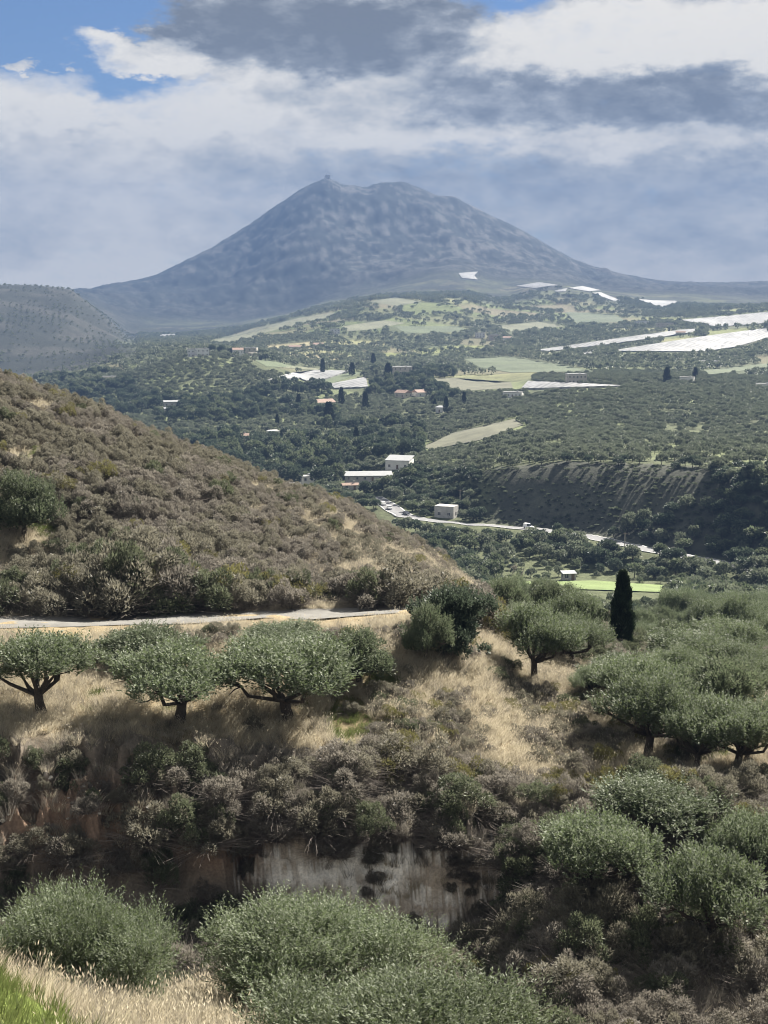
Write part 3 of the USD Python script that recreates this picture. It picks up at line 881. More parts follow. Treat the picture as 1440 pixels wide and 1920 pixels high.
def proto_cypress(name, seed, n, size, H=6.0, R=0.75):
    rng = np.random.default_rng(seed)
    pr = proto(name)
    z = rng.uniform(0.05, 1, n) ** 0.9
    prof = np.interp(z, [0, .05, .2, .5, .8, .95, 1], [.5, .75, 1, .88, .55, .33, .12])
    a = rng.uniform(0, 2 * PI, n)
    bump = 1 + 0.16 * np.sin(a * 3 + z * 17) + 0.12 * np.sin(a * 5 - z * 31)
    rr = R * prof * bump * np.sqrt(rng.uniform(.55, 1, n))
    P = np.stack([rr * np.cos(a), rr * np.sin(a), z * H], 1)
    D = np.stack([np.cos(a) * .5, np.sin(a) * .5, np.full(n, 1.2)], 1) + rng.normal(size=(n, 3)) * .3
    part(pr, 'crown', leaf_mesh(P, D, size * rng.uniform(.7, 1.3, n), size * .35, rng), MAT['cypress_leaf'])
    part(pr, 'trunk', tube([(0, 0, -.5), (0, 0, .5), (0, 0, H * .8)], [.16, .13, .04], 7), MAT['bark'])
    return pr


def ribbons(P, D, length, width, rng, droop=0.5, seg=3):
    """thin curved ribbons (blades, twigs)"""
    n = len(P)
    length = np.broadcast_to(length, (n,))
    width = np.broadcast_to(width, (n,))
    D = unit(D)
    side = unit(np.cross(D, rng.normal(size=(n, 3))))
    t = np.linspace(0, 1, seg + 1)
    out = unit(D * [1, 1, 0] + 1e-6)
    ax = P[:, None] + D[:, None] * (t[None, :, None] * length[:, None, None]) + (out[:, None] * 0.35 - np.array([0, 0, 0.5])) * (droop * (t ** 2)[None, :, None] * length[:, None, None])
    w = width[:, None] * (1 - 0.85 * t[None]) * 0.5
    v = np.stack([ax - side[:, None] * w[..., None], ax + side[:, None] * w[..., None]], 2).reshape(-1, 3)
    k = (np.arange(n) * (seg + 1) * 2)[:, None] + (np.arange(seg) * 2)[None]
    k = k.reshape(-1, 1)
    f = np.hstack([k, k + 1, k + 3, k, k + 3, k + 2]).reshape(-1, 3)
    return v, f


def proto_shrub(name, seed, leafmat, n_twig, n_leaf, leaf, R=0.6, H=0.8, twigmat='twig', droop=0.35):
    """bushy low plant: many fine twigs from the base, small leaves along an uneven dome"""
    rng = np.random.default_rng(seed)
    pr = proto(name)
    a = rng.uniform(0, 2 * PI, n_twig)
    el = np.arcsin(rng.uniform(0.12, 1, n_twig))
    D = np.stack([np.cos(a) * np.cos(el) * R / H, np.sin(a) * np.cos(el) * R / H, np.sin(el)], 1)
    P = np.stack([np.cos(a), np.sin(a), np.zeros(n_twig)], 1) * (R * 0.35 * np.sqrt(rng.uniform(0, 1, n_twig)))[:, None]
    lump = 0.8 + 0.28 * np.sin(a * 3 + seed) * np.cos(el * 3 + seed) + 0.2 * rng.normal(size=n_twig) * 0.6
    part(pr, 'twigs', ribbons(P - [0, 0, .05], D, H * lump * 1.12, 0.013, rng, droop, 3), MAT[twigmat])
    lobes = [((0, 0, H * .3), (R * .6, R * .6, H * .42))]
    for i in range(13):
        b = i * 2.4 + rng.uniform(-.4, .4)
        q = R * rng.uniform(.3, 1.0)
        s = R * rng.uniform(.14, .40)
        lobes.append(((q * math.cos(b), q * math.sin(b), H * rng.uniform(.1, .95) * (1.15 - .55 * q / R)), (s, s, s * rng.uniform(.8, 1.7))))
    P, D = lobes_sample(lobes, n_leaf, rng, 0.5, -0.35)
    P[:, 2] = np.maximum(P[:, 2], 0.02)
    part(pr, 'foliage', leaf_mesh(P, D + [0, 0, .6] + rng.normal(size=D.shape) * .6, leaf * rng.uniform(.6, 1.4, n_leaf), leaf * rng.uniform(.25, .45, n_leaf), rng), leafmat)
    return pr


def proto_tuft(name, seed, mat, n, H, R, width, droop=0.45, heads=False):
    rng = np.random.default_rng(seed)
    pr = proto(name)
    a = rng.uniform(0, 2 * PI, n)
    rad = R * np.sqrt(rng.uniform(0, 1, n))
    P = np.stack([np.cos(a) * rad, np.sin(a) * rad, np.full(n, -0.05)], 1)
    b = a + rng.normal(size=n) * .8
    s = rng.uniform(0.05, .5, n)
    D = np.stack([np.cos(b) * s, np.sin(b) * s, np.ones(n)], 1)
    ln = H * rng.uniform(.45, 1.1, n)
    m = [ribbons(P, D, ln, width, rng, droop, 3)]
    if heads:
        k = n // 6
        tip = P[:k] + unit(D[:k]) * (ln[:k] * 0.97)[:, None]
        m.append(leaf_mesh(tip, D[:k] + rng.normal(size=(k, 3)) * .25, H * .14, width * 1.7, rng))
    part(pr, 'blades', stack(m), mat)
    return pr


NEAR_OLIVE = [proto_olive(f'near_olive_kind_{i}', 100 + i, 6600, 18, 0.085, 0.024, 0.44, MAT['olive_leaf'], low=0.9, n=34) for i in range(2)]
MID_OLIVE = [proto_olive(f'mid_olive_kind_{i}', 200 + i, 2500, 10, 0.14, 0.050, 0.46, MAT['olive_leaf']) for i in range(4)]
DARK_TREE = [proto_olive(f'dark_tree_kind_{i}', 240 + i, 3800, 9, 0.14, 0.075, 0.36, MAT['dark_leaf'], R=1.9, low=1.6, n=30) for i in range(2)]
BUSH_TREE = [proto_olive(f'bush_tree_kind_{i}', 260 + i, 3000, 9, 0.14, 0.060, 0.40, MAT['mid_leaf'], low=1.1, n=28) for i in range(2)]
GROVE = [proto_round(f'grove_kind_{i}', 300 + i, MAT['olive_far'], 620, 0.27, 1.0, 1.5) for i in range(3)]
WOOD = [proto_round(f'wood_kind_{i}', 320 + i, MAT['dark_leaf'], 640, 0.27, 1.0, 1.9) for i in range(3)]
WOODM = [proto_round(f'woodm_kind_{i}', 330 + i, MAT['mid_leaf'], 640, 0.27, 1.0, 1.8) for i in range(3)]
FAR = [proto_round(f'far_kind_{i}', 340 + i, MAT['olive_far'], 90, 0.62, 1.0, 1.5, 5) for i in range(2)]
CYP = proto_cypress('cypress_kind', 7, 9000, 0.26)
CYPF = proto_cypress('far_cypress_kind', 8, 900, 0.62)
SHRUB_DRY = [proto_shrub(f'dry_shrub_kind_{i}', 400 + i, MAT['dry_leaf'], 420, 3400, 0.068) for i in range(4)]
SHRUB_GREY = [proto_shrub(f'grey_shrub_kind_{i}', 420 + i, MAT['grey_leaf'], 260, 3800, 0.07) for i in range(3)]
SHRUB_GREEN = [proto_shrub(f'green_shrub_kind_{i}', 440 + i, MAT['shrub_leaf'], 160, 3800, 0.078) for i in range(2)]
SHRUB_YEL = [proto_shrub(f'yellow_shrub_kind_{i}', 450 + i, MAT['yellow_leaf'], 160, 2800, 0.068) for i in range(1)]
TUFT = [proto_tuft(f'straw_kind_{i}', 500 + i, MAT['straw'], 90, 0.62, 0.30, 0.016, heads=True) for i in range(3)]
TUFTG = [proto_tuft(f'green_kind_{i}', 520 + i, MAT['green_grass'], 90, 0.38, 0.30, 0.016) for i in range(2)]
TUFTB = [proto_tuft(f'stem_kind_{i}', 530 + i, MAT['dry_leaf'], 60, 0.8, 0.25, 0.014, 0.2) for i in range(2)]

# ------------------------------------------------------------------ single trees one can point at
busy = []          # (x, y, radius) of placed trees


def plant(protos, k, name, label, cat, px, py_base, width_px, top_py, rmin=8.0, rmax=11000.0, group=None, base_w=4.6, base_h=3.25, rot=None, at_r=None):
    """a plant whose foot stands where the photograph shows it, at the size it has there"""
    p = at_range(px, at_r) if at_r else hit(px, py_base, rmin, rmax)[0]
    _, py, d = project(p)
    base_w, base_h = EXTENT.get(str(protos[k % len(protos)].GetPath()), (base_w, base_h))
    w = width_px * float(d) / FPX
    a, t = pix(px, top_py)
    h = ZC + math.hypot(p[0], p[1]) * float(t) - p[2]
    h = max(h, 0.3)
    rot = rot if rot is not None else (px * 12.9898 + py_base * 0.37) % 6.283
    busy.append((p[0], p[1], w / 2))
    return copy_of(protos[k % len(protos)], name, label, cat, p, rot, (w / base_w, w / base_w, h / base_h), group)


O = 'olive_tree'
plant(NEAR_OLIVE, 0, O, 'large bushy olive tree at the lower left, its foot behind dry grass', 'olive tree', 72, 1850, 340, 1700, 20, at_r=25.5)
plant(NEAR_OLIVE, 1, O, 'broad olive tree in front of the pale eroded bank, dark trunk showing below', 'olive tree', 568, 1885, 410, 1716, 20, at_r=25.0)
plant(NEAR_OLIVE, 0, O, 'bright olive crown cut by the bottom edge, nearest of all the trees', 'olive tree', 785, 2040, 530, 1882, 15, at_r=20.0, rot=2.0)
row = 'label'
plant(MID_OLIVE, 0, O, 'olive tree with forked trunk, leftmost on the terrace below the dirt road', 'olive tree', 78, 1340, 225, 1192, 55)
plant(MID_OLIVE, 1, O, 'olive tree with three-armed trunk, in the middle of the terrace row', 'olive tree', 337, 1353, 235, 1212, 55)
plant(MID_OLIVE, 2, O, 'olive tree with spreading trunk, rightmost in the front of the terrace row', 'olive tree', 540, 1350, 245, 1205, 55)
plant(BUSH_TREE, 0, O, 'darker dense olive tree just under the road, behind the gap in the row', 'olive tree', 240, 1290, 200, 1186, 55, at_r=66)
plant(BUSH_TREE, 1, O, 'dark rounded olive tree behind the right end of the terrace row', 'olive tree', 672, 1300, 140, 1184, 55, at_r=64)
plant(MID_OLIVE, 3, O, 'low pale olive tree half hidden behind the rightmost terrace tree', 'olive tree', 520, 1270, 150, 1178, 55, at_r=68)
plant(DARK_TREE, 0, 'dark_tree', 'tall dark evergreen tree at the end of the dirt road', 'tree', 852, 1272, 150, 1106, 55, at_r=70)
plant(BUSH_TREE, 1, 'dark_tree', 'lower mid-green bushy tree leaning on the tall dark evergreen', 'tree', 800, 1262, 95, 1140, 55, at_r=67)
plant(MID_OLIVE, 0, O, 'round olive tree with visible trunk above the pale grass slope', 'olive tree', 1002, 1277, 150, 1142, 55)
plant(BUSH_TREE, 0, O, 'round dark-green tree right of the end of the dirt road', 'olive tree', 950, 1180, 108, 1088, 70, at_r=92)
more = [(1040, 1185, 110, 1100, 98), (1095, 1210, 110, 1118, 92), (1090, 1260, 120, 1165, 80), (1165, 1285, 130, 1232, 74), (1105, 1180, 76, 1112, 112), (985, 1200, 80, 1135, 86),
        (1262, 1270, 130, 1228, 82), (1335, 1275, 150, 1190, 82), (1420, 1290, 130, 1215, 80), (1290, 1230, 110, 1172, 98), (1390, 1240, 130, 1165, 97), (1230, 1330, 160, 1235, 68), (1385, 1345, 170, 1240, 68)]
more_label = ['olive tree behind the round one, upper left of the slope grove', 'olive tree in the middle of the grove left of the cypress', 'pale olive tree low in the gap left of the cypress', 'olive tree standing at the foot of the cypress',
              'olive tree just left of the cypress top', 'small olive tree behind the one with the visible trunk', 'olive tree right of the cypress foot', 'wide olive tree between the cypress and the right edge', 'olive tree at the right edge level with the cypress foot',
              'olive tree right of the cypress at half its height', 'olive tree at the right edge, uppermost of the near grove', 'olive tree behind the large one on the grass slope', 'large olive tree at the right edge behind the shaded bank']
for i, (px, pb, w, top, r) in enumerate(more):
    plant(MID_OLIVE if i % 3 else BUSH_TREE, i, O, more_label[i], 'olive tree', px, pb, w, top, 55, at_r=r)
plant(MID_OLIVE, 1, O, 'large grey olive tree at the right edge of the pale grass', 'olive tree', 1215, 1420, 190, 1268, 50)
plant(MID_OLIVE, 3, O, 'olive tree with two low trunks above the shaded bank', 'olive tree', 1305, 1444, 130, 1325, 50)
plant(MID_OLIVE, 2, O, 'olive tree with bare lower trunk beside the two-trunked one', 'olive tree', 1380, 1446, 165, 1318, 50)
plant(MID_OLIVE, 0, O, 'wide olive tree right of the gully, below the shaded bank', 'olive tree', 1255, 1600, 225, 1474, 40, at_r=52)
plant(MID_OLIVE, 2, O, 'olive tree leaning over the right side of the gully', 'olive tree', 1145, 1655, 188, 1542, 40, at_r=48)
plant(MID_OLIVE, 1, O, 'olive tree with thick trunk at the lower right edge', 'olive tree', 1385, 1745, 212, 1610, 36, at_r=46)
plant(MID_OLIVE, 3, O, 'olive crown cut by the right edge above the thick-trunked tree', 'olive tree', 1440, 1640, 130, 1535, 40, at_r=51)
plant([CYP], 0, 'cypress_tree', 'tall narrow dark cypress above the olive grove', 'cypress tree', 1184, 1235, 48, 1072, 80, base_w=1.75, base_h=6.1, at_r=94)
plant(BUSH_TREE, 1, 'evergreen_shrub', 'big dark evergreen bush on the dry hillside at the left edge', 'bush', 45, 1010, 135, 895, 82)

# the rest of the near grove on the right, tree behind tree
grove_spots = [(985, 1160, 84, 92), (1010, 1120, 74, 118), (1075, 1150, 90, 104), (1060, 1225, 100, 86), (1340, 1205, 110, 104), (1425, 1200, 110, 108), (1230, 1195, 80, 122),
               (1310, 1165, 90, 128), (1400, 1150, 95, 132), (1290, 1300, 130, 74), (1420, 1330, 140, 72), (1335, 1390, 140, 63), (1440, 1420, 150, 61), (1130, 1300, 90, 72)]
for i, (px, py, w, r) in enumerate(grove_spots):
    p = at_range(px, r)
    _, _, d = project(p)
    k = MID_OLIVE[i % 4]
    ww = 0.80 * w * float(d) / FPX
    busy.append((p[0], p[1], ww / 2))
    copy_of(k, O, 'grey-green olive tree among the crowded crowns of the grove around the cypress', 'olive tree', p, i * 1.9, (ww / EXTENT[str(k.GetPath())][0],) * 2 + (ww * .78 / EXTENT[str(k.GetPath())][1],), 'crowded olive trees around the cypress')

# ------------------------------------------------------------------ shrubs, grass
rng = np.random.default_rng(77)


def polar(n, rlo, rhi, alo=-19.5, ahi=19.5, rng=rng):
    r = np.sqrt(rng.uniform(rlo ** 2, rhi ** 2, n))
    a = np.radians(rng.uniform(alo, ahi, n))
    return r * np.sin(a), r * np.cos(a), r, a


def lines_at(a):
    return [f(a) for f in R_FN]


def free(x, y, k=0.8):
    ok = np.ones(len(x), bool)
    for bx, by, br in busy:
        ok &= np.hypot(x - bx, y - by) > br * k
    return ok


shrubs = []      # x, y, scale(3), kind
x, y, r, a = polar(36000, 27, 205)
L = lines_at(a)
z = ground(x, y)
px, py, d = project(np.stack([x, y, z], -1))
on_road = np.zeros(len(x), bool)
dq = cKDTree(dirt_q).query(np.c_[x, y])[0]
on_road = (dq < 3.0) | ((dq < 6) & (r < L[8] - 2) & (px < 800))
patchy = meshkit.fbm(np.c_[x / 7, y / 7, 0 * x], 3, 61)
patch_l = meshkit.fbm(np.c_[x / 16, y / 16, 0 * x], 3, 62)
u = rng.uniform(size=len(x))
gully_z = (r < L[6] + 0.5) & ~((r < 36) & (px < 460))
bench_z = (r >= L[6] + 0.5) & (r < L[8])
hill_z = (r >= L[8]) & (r < L[9] + 22) & (a < _az_col(960))
slope_z = (r >= L[8]) & (a >= _az_col(960)) & (r < 200)
grass_slope = bench_z & (px > 700) & (px < 1140) & (py < 1460)
cliff = inside([(490, 1590), (600, 1600), (680, 1640), (745, 1590), (830, 1600), (880, 1575), (935, 1590), (935, 1660), (880, 1690), (830, 1740), (700, 1745), (640, 1660), (500, 1660)], px, py)
redsoil = inside([(20, 1470), (330, 1490), (300, 1570), (60, 1560)], px, py)
keep_p = np.zeros(len(x))
keep_p[gully_z] = 0.62 + 0.5 * (patchy[gully_z] - .45)
tipx, tipy, _ = project(np.stack([x, y, z + 0.9], -1))
CLIFF = [(488, 1590), (560, 1588), (610, 1622), (690, 1650), (735, 1590), (790, 1600), (835, 1640), (870, 1580), (930, 1585), (930, 1660), (900, 1700), (830, 1745), (700, 1745), (640, 1690), (500, 1668)]
cliff = inside(CLIFF, px, py) | inside(CLIFF, tipx, tipy) | inside(CLIFF, tipx, (py + tipy) / 2) | inside(CLIFF, tipx, tipy - 22)
keep_p[cliff & (r > 40)] = 0.02
tip2 = project(np.stack([x, y, z + 1.25], -1))[1]
keep_p[gully_z & (px < 640) & (tip2 < 1385)] = 0
keep_p[redsoil] = 0.16
keep_p[bench_z] = 0.10
keep_p[grass_slope] = 0.06
mixed = bench_z & (px > 640) & (py > 1300)
keep_p[mixed] = np.clip(0.25 + 1.5 * (patchy[mixed] - .45), .04, .7)
keep_p[hill_z] = 0.31 + 0.9 * (patch_l[hill_z] - 0.5)
keep_p[slope_z] = 0.4
near_row = bench_z & (px < 700) & (py > 1195)
keep_p[near_row] = 0.03
behind_row = bench_z & (px > 250) & (px < 790) & (py <= 1215) & (py > 1166)
keep_p[behind_row] = 0.55
ok = (u < keep_p) & ~on_road & (free(x, y, 0.45) | gully_z & free(x, y, 0.3))
pick_i = np.nonzero(ok)[0]
SH = {}
for i in pick_i:
    v = rng.uniform()
    if gully_z[i]:
        kind = 'dry' if v < 0.50 else 'grey' if v < 0.84 else 'green' if v < 0.97 else 'yellow'
        if px[i] < 420 and v > .5: kind = 'grey' if v < .75 else 'green'
        s = rng.uniform(0.8, 1.9)
        if cliff[i] or redsoil[i]: s *= 0.55
    elif hill_z[i]:
        up = (r[i] - L[8][i]) / (L[9][i] - L[8][i])
        kind = ('dry' if patchy[i] > .44 else 'grey') if v < 0.70 else 'grey' if v < 0.94 else 'green' if v < 0.965 else 'yellow'
        if up < 0.12 and v > .4: kind = 'grey' if v < .7 else 'yellow' if v < .82 else 'green'
        s = (0.55 + 2.6 * max(patch_l[i] - .28, 0) * rng.uniform(.7, 1.5) + rng.uniform(0, .5)) * (1.35 - 0.75 * min(max(up, 0), 1))
    elif slope_z[i]:
        kind = 'grey' if v < .4 else 'green' if v < .85 else 'dry'
        s = rng.uniform(0.9, 1.8)
    else:
        kind = 'dry' if v < .4 else 'grey' if v < .75 else 'green' if v < .85 else 'yellow'
        s = rng.uniform(.5, 1.15)
    zone = 'bank' if gully_z[i] and px[i] < 960 else 'gully' if gully_z[i] else 'hill' if hill_z[i] else 'grove' if slope_z[i] else 'terrace'
    SH.setdefault((kind, zone), []).append((x[i], y[i], z[i], s * rng.uniform(.8, 1.25), s * rng.uniform(.75, 1.2), rng.uniform(0, 6.28), s / d[i]))

SHRUB_SET = {'dry': (SHRUB_DRY, 'dry_shrub', 'grey-brown twiggy dry shrub'), 'grey': (SHRUB_GREY, 'grey_shrub', 'grey-green small-leaved shrub'),
             'green': (SHRUB_GREEN, 'green_shrub', 'dark green leafy shrub'), 'yellow': (SHRUB_YEL, 'yellow_shrub', 'yellow-green leafy shrub')}
ZONE = {'bank': ('on the dark bank below the terrace of olives', 95), 'gully': ('in the brown thicket at the lower right', 55), 'hill': ('on the dry hillside above the dirt road', 95),
        'grove': ('under the grove around the cypress', 25), 'terrace': ('on the grassy terrace beside the pale grass', 30)}


def spread(items, protos, name, label, cat, group, stuff_name, stuff_label, most=280, h=1.0):
    """those showing largest in the photograph are things of their own, the rest one mass"""
    P = np.array([q[:3] for q in items])
    px_, py_, d_ = project(P)
    ar = np.arctan2(P[:, 0], P[:, 1])
    tang = (P[:, 2] - ZC + h * np.array([q[4] for q in items])) / np.hypot(P[:, 0], P[:, 1])
    seen = (px_ > -10) & (px_ < 1450) & (py_ > -10) & (py_ < 1930) & (tang > sightline(ar, np.hypot(P[:, 0], P[:, 1])))
    size = np.array([q[6] for q in items])
    order = [i for i in np.argsort(-size) if seen[i]][:most]
    chosen = set(order)
    for i in order:
        q = items[i]
        copy_of(protos[i % len(protos)], name, label, cat, q[:3], q[5], (q[3], q[3], q[4]), group)
    rest = [q for i, q in enumerate(items) if i not in chosen]
    if rest:
        scatter(stuff_name, protos, [q[:3] for q in rest], [q[5] for q in rest], [(q[3], q[3], q[4]) for q in rest], [i % len(protos) for i in range(len(rest))], stuff_label)


_ANG = (TABLE / np.exp(LR_T)[None])
_ANG[:, :np.searchsorted(LR_T, math.log(20))] = -9
_SL = RegularGridInterpolator((AZ_T, LR_T), np.maximum.accumulate(_ANG, 1), bounds_error=False, fill_value=None)


def sightline(a, r):
    """tangent of the steepest land in front of a place: what stands lower is hidden"""
    return _SL(np.stack([a, np.log(np.maximum(r * 0.985, 1))], -1))


for (kind, zone), items in SH.items():
    pr, nm, lb = SHRUB_SET[kind]
    where, most = ZONE[zone]
    spread(items, pr, nm, f'{lb} {where}', 'shrub', f'{nm.split("_")[0]} shrubs {where}', nm.replace('_shrub', '_scrub'), f'{nm.split("_")[0]} scrub {where}', most)

# brush hanging over the eroded bank
HANG = ['broad dark shrub hanging over the middle of the pale eroded bank', 'narrow dark shrub trailing down the pale bank', 'round dark shrub on the right shoulder of the pale bank', 'dark shrub drooping over the right end of the pale bank',
        'small shrub at the top edge of the pale bank', 'brown shrub at the foot of the pale bank', 'dark shrub left of the pale bank above the olive crown', 'low shrub under the right end of the pale bank']
for i, (px_, y0_, y1_, s_) in enumerate([(705, 1585, 1690, .85), (735, 1580, 1600, .7), (862, 1590, 1670, .8), (892, 1600, 1680, .6), (800, 1576, 1600, .7), (775, 1735, 1750, .9), (640, 1585, 1610, .7), (905, 1720, 1750, 1.0)]):
    ys_ = np.arange(y0_, y1_ + 1, 16)
    for j, yy in enumerate(ys_):
        q_ = hit(px_ + 9 * math.sin(j * 1.9 + i) - j * 1.5, yy, 46, 60)[0]
        s2 = s_ * rng.uniform(.75, 1.2) * (1 - 0.35 * j / len(ys_))
        copy_of((SHRUB_GREY + SHRUB_DRY)[(i + j) % 7], 'overhanging_shrub', HANG[i], 'shrub', q_, i * 1.7 + j, (s2, s2, s2 * .9), 'brush trailing at the pale bank, ' + HANG[i].split(' ', 1)[1])
LONE = [('yellow_shrub', SHRUB_YEL, 'bright yellow-green shrub in the brown thicket at the bottom right', 1085, 1850, 1.2, 0.9, 36), ('yellow_shrub', SHRUB_YEL, 'small yellow-green weed at the far edge of the dirt road', 236, 1152, 1.0, 1.6, 70),
        ('grey_shrub', SHRUB_GREY, 'large pale leafy shrub right of the eroded bank', 975, 1745, 2.0, 2.3, 40), ('green_shrub', SHRUB_GREEN, 'green shrub on the rim right of the eroded bank', 965, 1625, 1.7, 1.8, 45),
        ('grey_shrub', SHRUB_GREY, 'pale grey shrub standing out of the dark bank', 590, 1560, 2.0, 2.2, 47), ('green_shrub', SHRUB_GREEN, 'dark green shrub beside the near olive crown at the bottom', 925, 1850, 1.8, 2.0, 34)]
for i, (nm, pr, lb, px_, py_, s_, z_, rm) in enumerate(LONE):
    copy_of(pr[i % len(pr)], nm, lb, 'shrub', hit(px_, py_, rm, 130)[0], i * 2.1, (s_, s_, z_))

# dry grass and green grass
x, y, r, a = polar(90000, 9, 128)
L = lines_at(a)
z = ground(x, y)
px, py, d = project(np.stack([x, y, z], -1))
dq = cKDTree(dirt_q).query(np.c_[x, y])[0]
patchy = meshkit.fbm(np.c_[x / 5, y / 5, 0 * x], 3, 71)
u = rng.uniform(size=len(x))
dens = np.zeros(len(x))
corner = (r < 30) | ((r < 40) & (px < 460))
dens[corner] = 1.0
bench_z = (r >= L[6] - 0.5) & (r < L[8] + 2)
dens[bench_z] = 0.62
dens[bench_z & (px > 700) & (px < 1140)] = 1.0
hill_z = (r >= L[8]) & (r < L[9] + 8) & (a < _az_col(960))
dens[hill_z] = np.clip(0.75 + 1.7 * (patchy[hill_z] - .45), 0.25, 1)
crest = hill_z & (r > L[9] - 14)
dens[crest] = np.maximum(dens[crest], .45)
gz = (r >= 30) & (r < L[6] - .5)
dens[gz] = 0.28
dens[(r > L[8]) & (a >= _az_col(960))] = 0.2
vis = (px > -60) & (px < 1500) & (py < 2050)
nearside = (r < L[8] - 2) & (px < 800)
ok = (u < dens) & (dq > np.where(nearside, 4.2, 2.4)) & vis
gi = np.nonzero(ok)[0]
green_n = meshkit.fbm(np.c_[x / 4, y / 4, 0 * x + 9], 3, 72)
isg = np.where(r < 16, green_n > 0.40 + 0.13 * (px / 100), green_n > 0.74)[gi]
iss = (rng.uniform(size=len(gi)) < np.where(gz[gi], 0.75, 0.14)) & ~isg
protos_all = TUFT + TUFTG + TUFTB
pi_idx = np.where(isg, 3 + rng.integers(0, 2, len(gi)), np.where(iss, 5 + rng.integers(0, 2, len(gi)), rng.integers(0, 3, len(gi))))
sc = rng.uniform(.55, 1.25, len(gi)) * np.where(r[gi] < 20, 0.75, 1.0)
scatter('dry_grass', protos_all, np.c_[x, y, z][gi], rng.uniform(0, 6.28, len(gi)), sc, pi_idx, 'dry straw grass with green tufts on the slopes')

# ------------------------------------------------------------------ buildings
bld = []
bld_px = []


def gable(w, d, h, over=0.35, th=0.18):
    """two-sided tiled roof as one closed prism with overhang"""
    x, y = w / 2 + over, d / 2 + over
    v = np.array([(-x, -y, 0), (x, -y, 0), (x, y, 0), (-x, y, 0), (-x, 0, h), (x, 0, h)])
    f = np.array([(0, 2, 1), (0, 3, 2), (0, 1, 5), (0, 5, 4), (2, 3, 4), (2, 4, 5), (0, 4, 3), (1, 2, 5)])
    return trimesh.Trimesh(v, f, process=False)


def house(label, px, py, wpx, storeys=1, roof='flat', wall='white_wall', rot=0.0, depth=0.75, name='house', cols=None, cat='house', rmin=140, at_r=None, base=0.0, door=True, height=None):
    p = at_range(px, at_r) if at_r else hit(px, py, rmin)[0]
    _, _, d = project(p)
    w = wpx * float(d) / FPX
    dp = w * depth
    FL = 4.0 if math.hypot(p[0], p[1]) > 800 else 3.0
    h = height or FL * storeys
    ang = -math.atan2(p[0], p[1]) + rot          # local -y looks back along the valley
    t = thing(name, label, cat, (p[0], p[1], p[2] + base), ang)
    bld.append((p[0], p[1], max(w, dp) * 0.62))
    qx_, qy_, _ = project(p + [0, 0, base])
    bld_px.append((float(qx_), float(qy_), wpx, h * FPX / float(d) + (3 if roof == 'gable' else 1), math.hypot(p[0], p[1])))
    part(t, 'wall', box(w, dp, h + 2.5, 0, 0, -2.5), MAT[wall])
    if roof == 'flat':
        r = part(t, 'roof', join(box(w + .3, .28, .55, 0, -dp / 2 - .01, h - .1), box(w + .3, .28, .55, 0, dp / 2 + .01, h - .1), box(.28, dp - .26, .55, -w / 2 - .01, 0, h - .1), box(.28, dp - .26, .55, w / 2 + .01, 0, h - .1), box(w - .27, dp - .27, .2, 0, 0, h + .02)), MAT['roof_flat'])
        part(t, 'water_tank', box(1.2, 1.2, 1.1, w * .22, dp * .15, h + .23), MAT['roof_metal'])
    elif roof == 'gable':
        m = gable(w, dp, dp * .24)
        m.apply_translation([0, 0, h])
        part(t, 'roof', m, MAT['roof_tile'])
        part(t, 'chimney', box(.6, .6, 1.4, w * .25, 0, h + dp * .16), MAT[wall])
    elif roof == 'shed':
        v = np.array([(-w / 2 - .3, -dp / 2 - .3, h + .05), (w / 2 + .3, -dp / 2 - .3, h + .05), (w / 2 + .3, dp / 2 + .3, h + dp * .16), (-w / 2 - .3, dp / 2 + .3, h + dp * .16)])
        v = np.vstack([v, v + [0, 0, .15]])
        f = np.array([(0, 2, 1), (0, 3, 2), (4, 5, 6), (4, 6, 7), (0, 1, 5), (0, 5, 4), (1, 2, 6), (1, 6, 5), (2, 3, 7), (2, 7, 6), (3, 0, 4), (3, 4, 7)])
        part(t, 'roof', (v, f), MAT['roof_metal'])
    n = cols or max(2, int(w / 3.4))
    for s_ in range(max(storeys, 1)):
        for k in range(n):
            x_ = (k + .5) / n * w - w / 2
            if s_ == 0 and k == n // 2 and door:
                part(t, 'door', join(box(1.1, .10, 2.2, x_, -dp / 2 - .03, 0.02)), MAT['wood'])
                continue
            z_ = FL * s_ + 1.0
            wn = part(t, 'window', box(1.15, .12, 1.35, x_, -dp / 2 - .02, z_), MAT['glass'])
            part(wn, 'frame', join(box(1.35, .16, .10, x_, -dp / 2 - .03, z_ + 1.355), box(1.35, .2, .10, x_, -dp / 2 - .04, z_ - .105), box(.06, .16, 1.35, x_, -dp / 2 - .03, z_)), MAT['white_wall'])
    m_ = max(1, int(dp / 4))
    for s_ in range(max(storeys, 1)):
        for sd in (-1, 1):
            for k in range(m_):
                part(t, 'window', box(.12, 1.1, 1.3, sd * (w / 2 + .02), (k + .5) / m_ * dp - dp / 2, FL * s_ + 1.0), MAT['glass'])
    return t


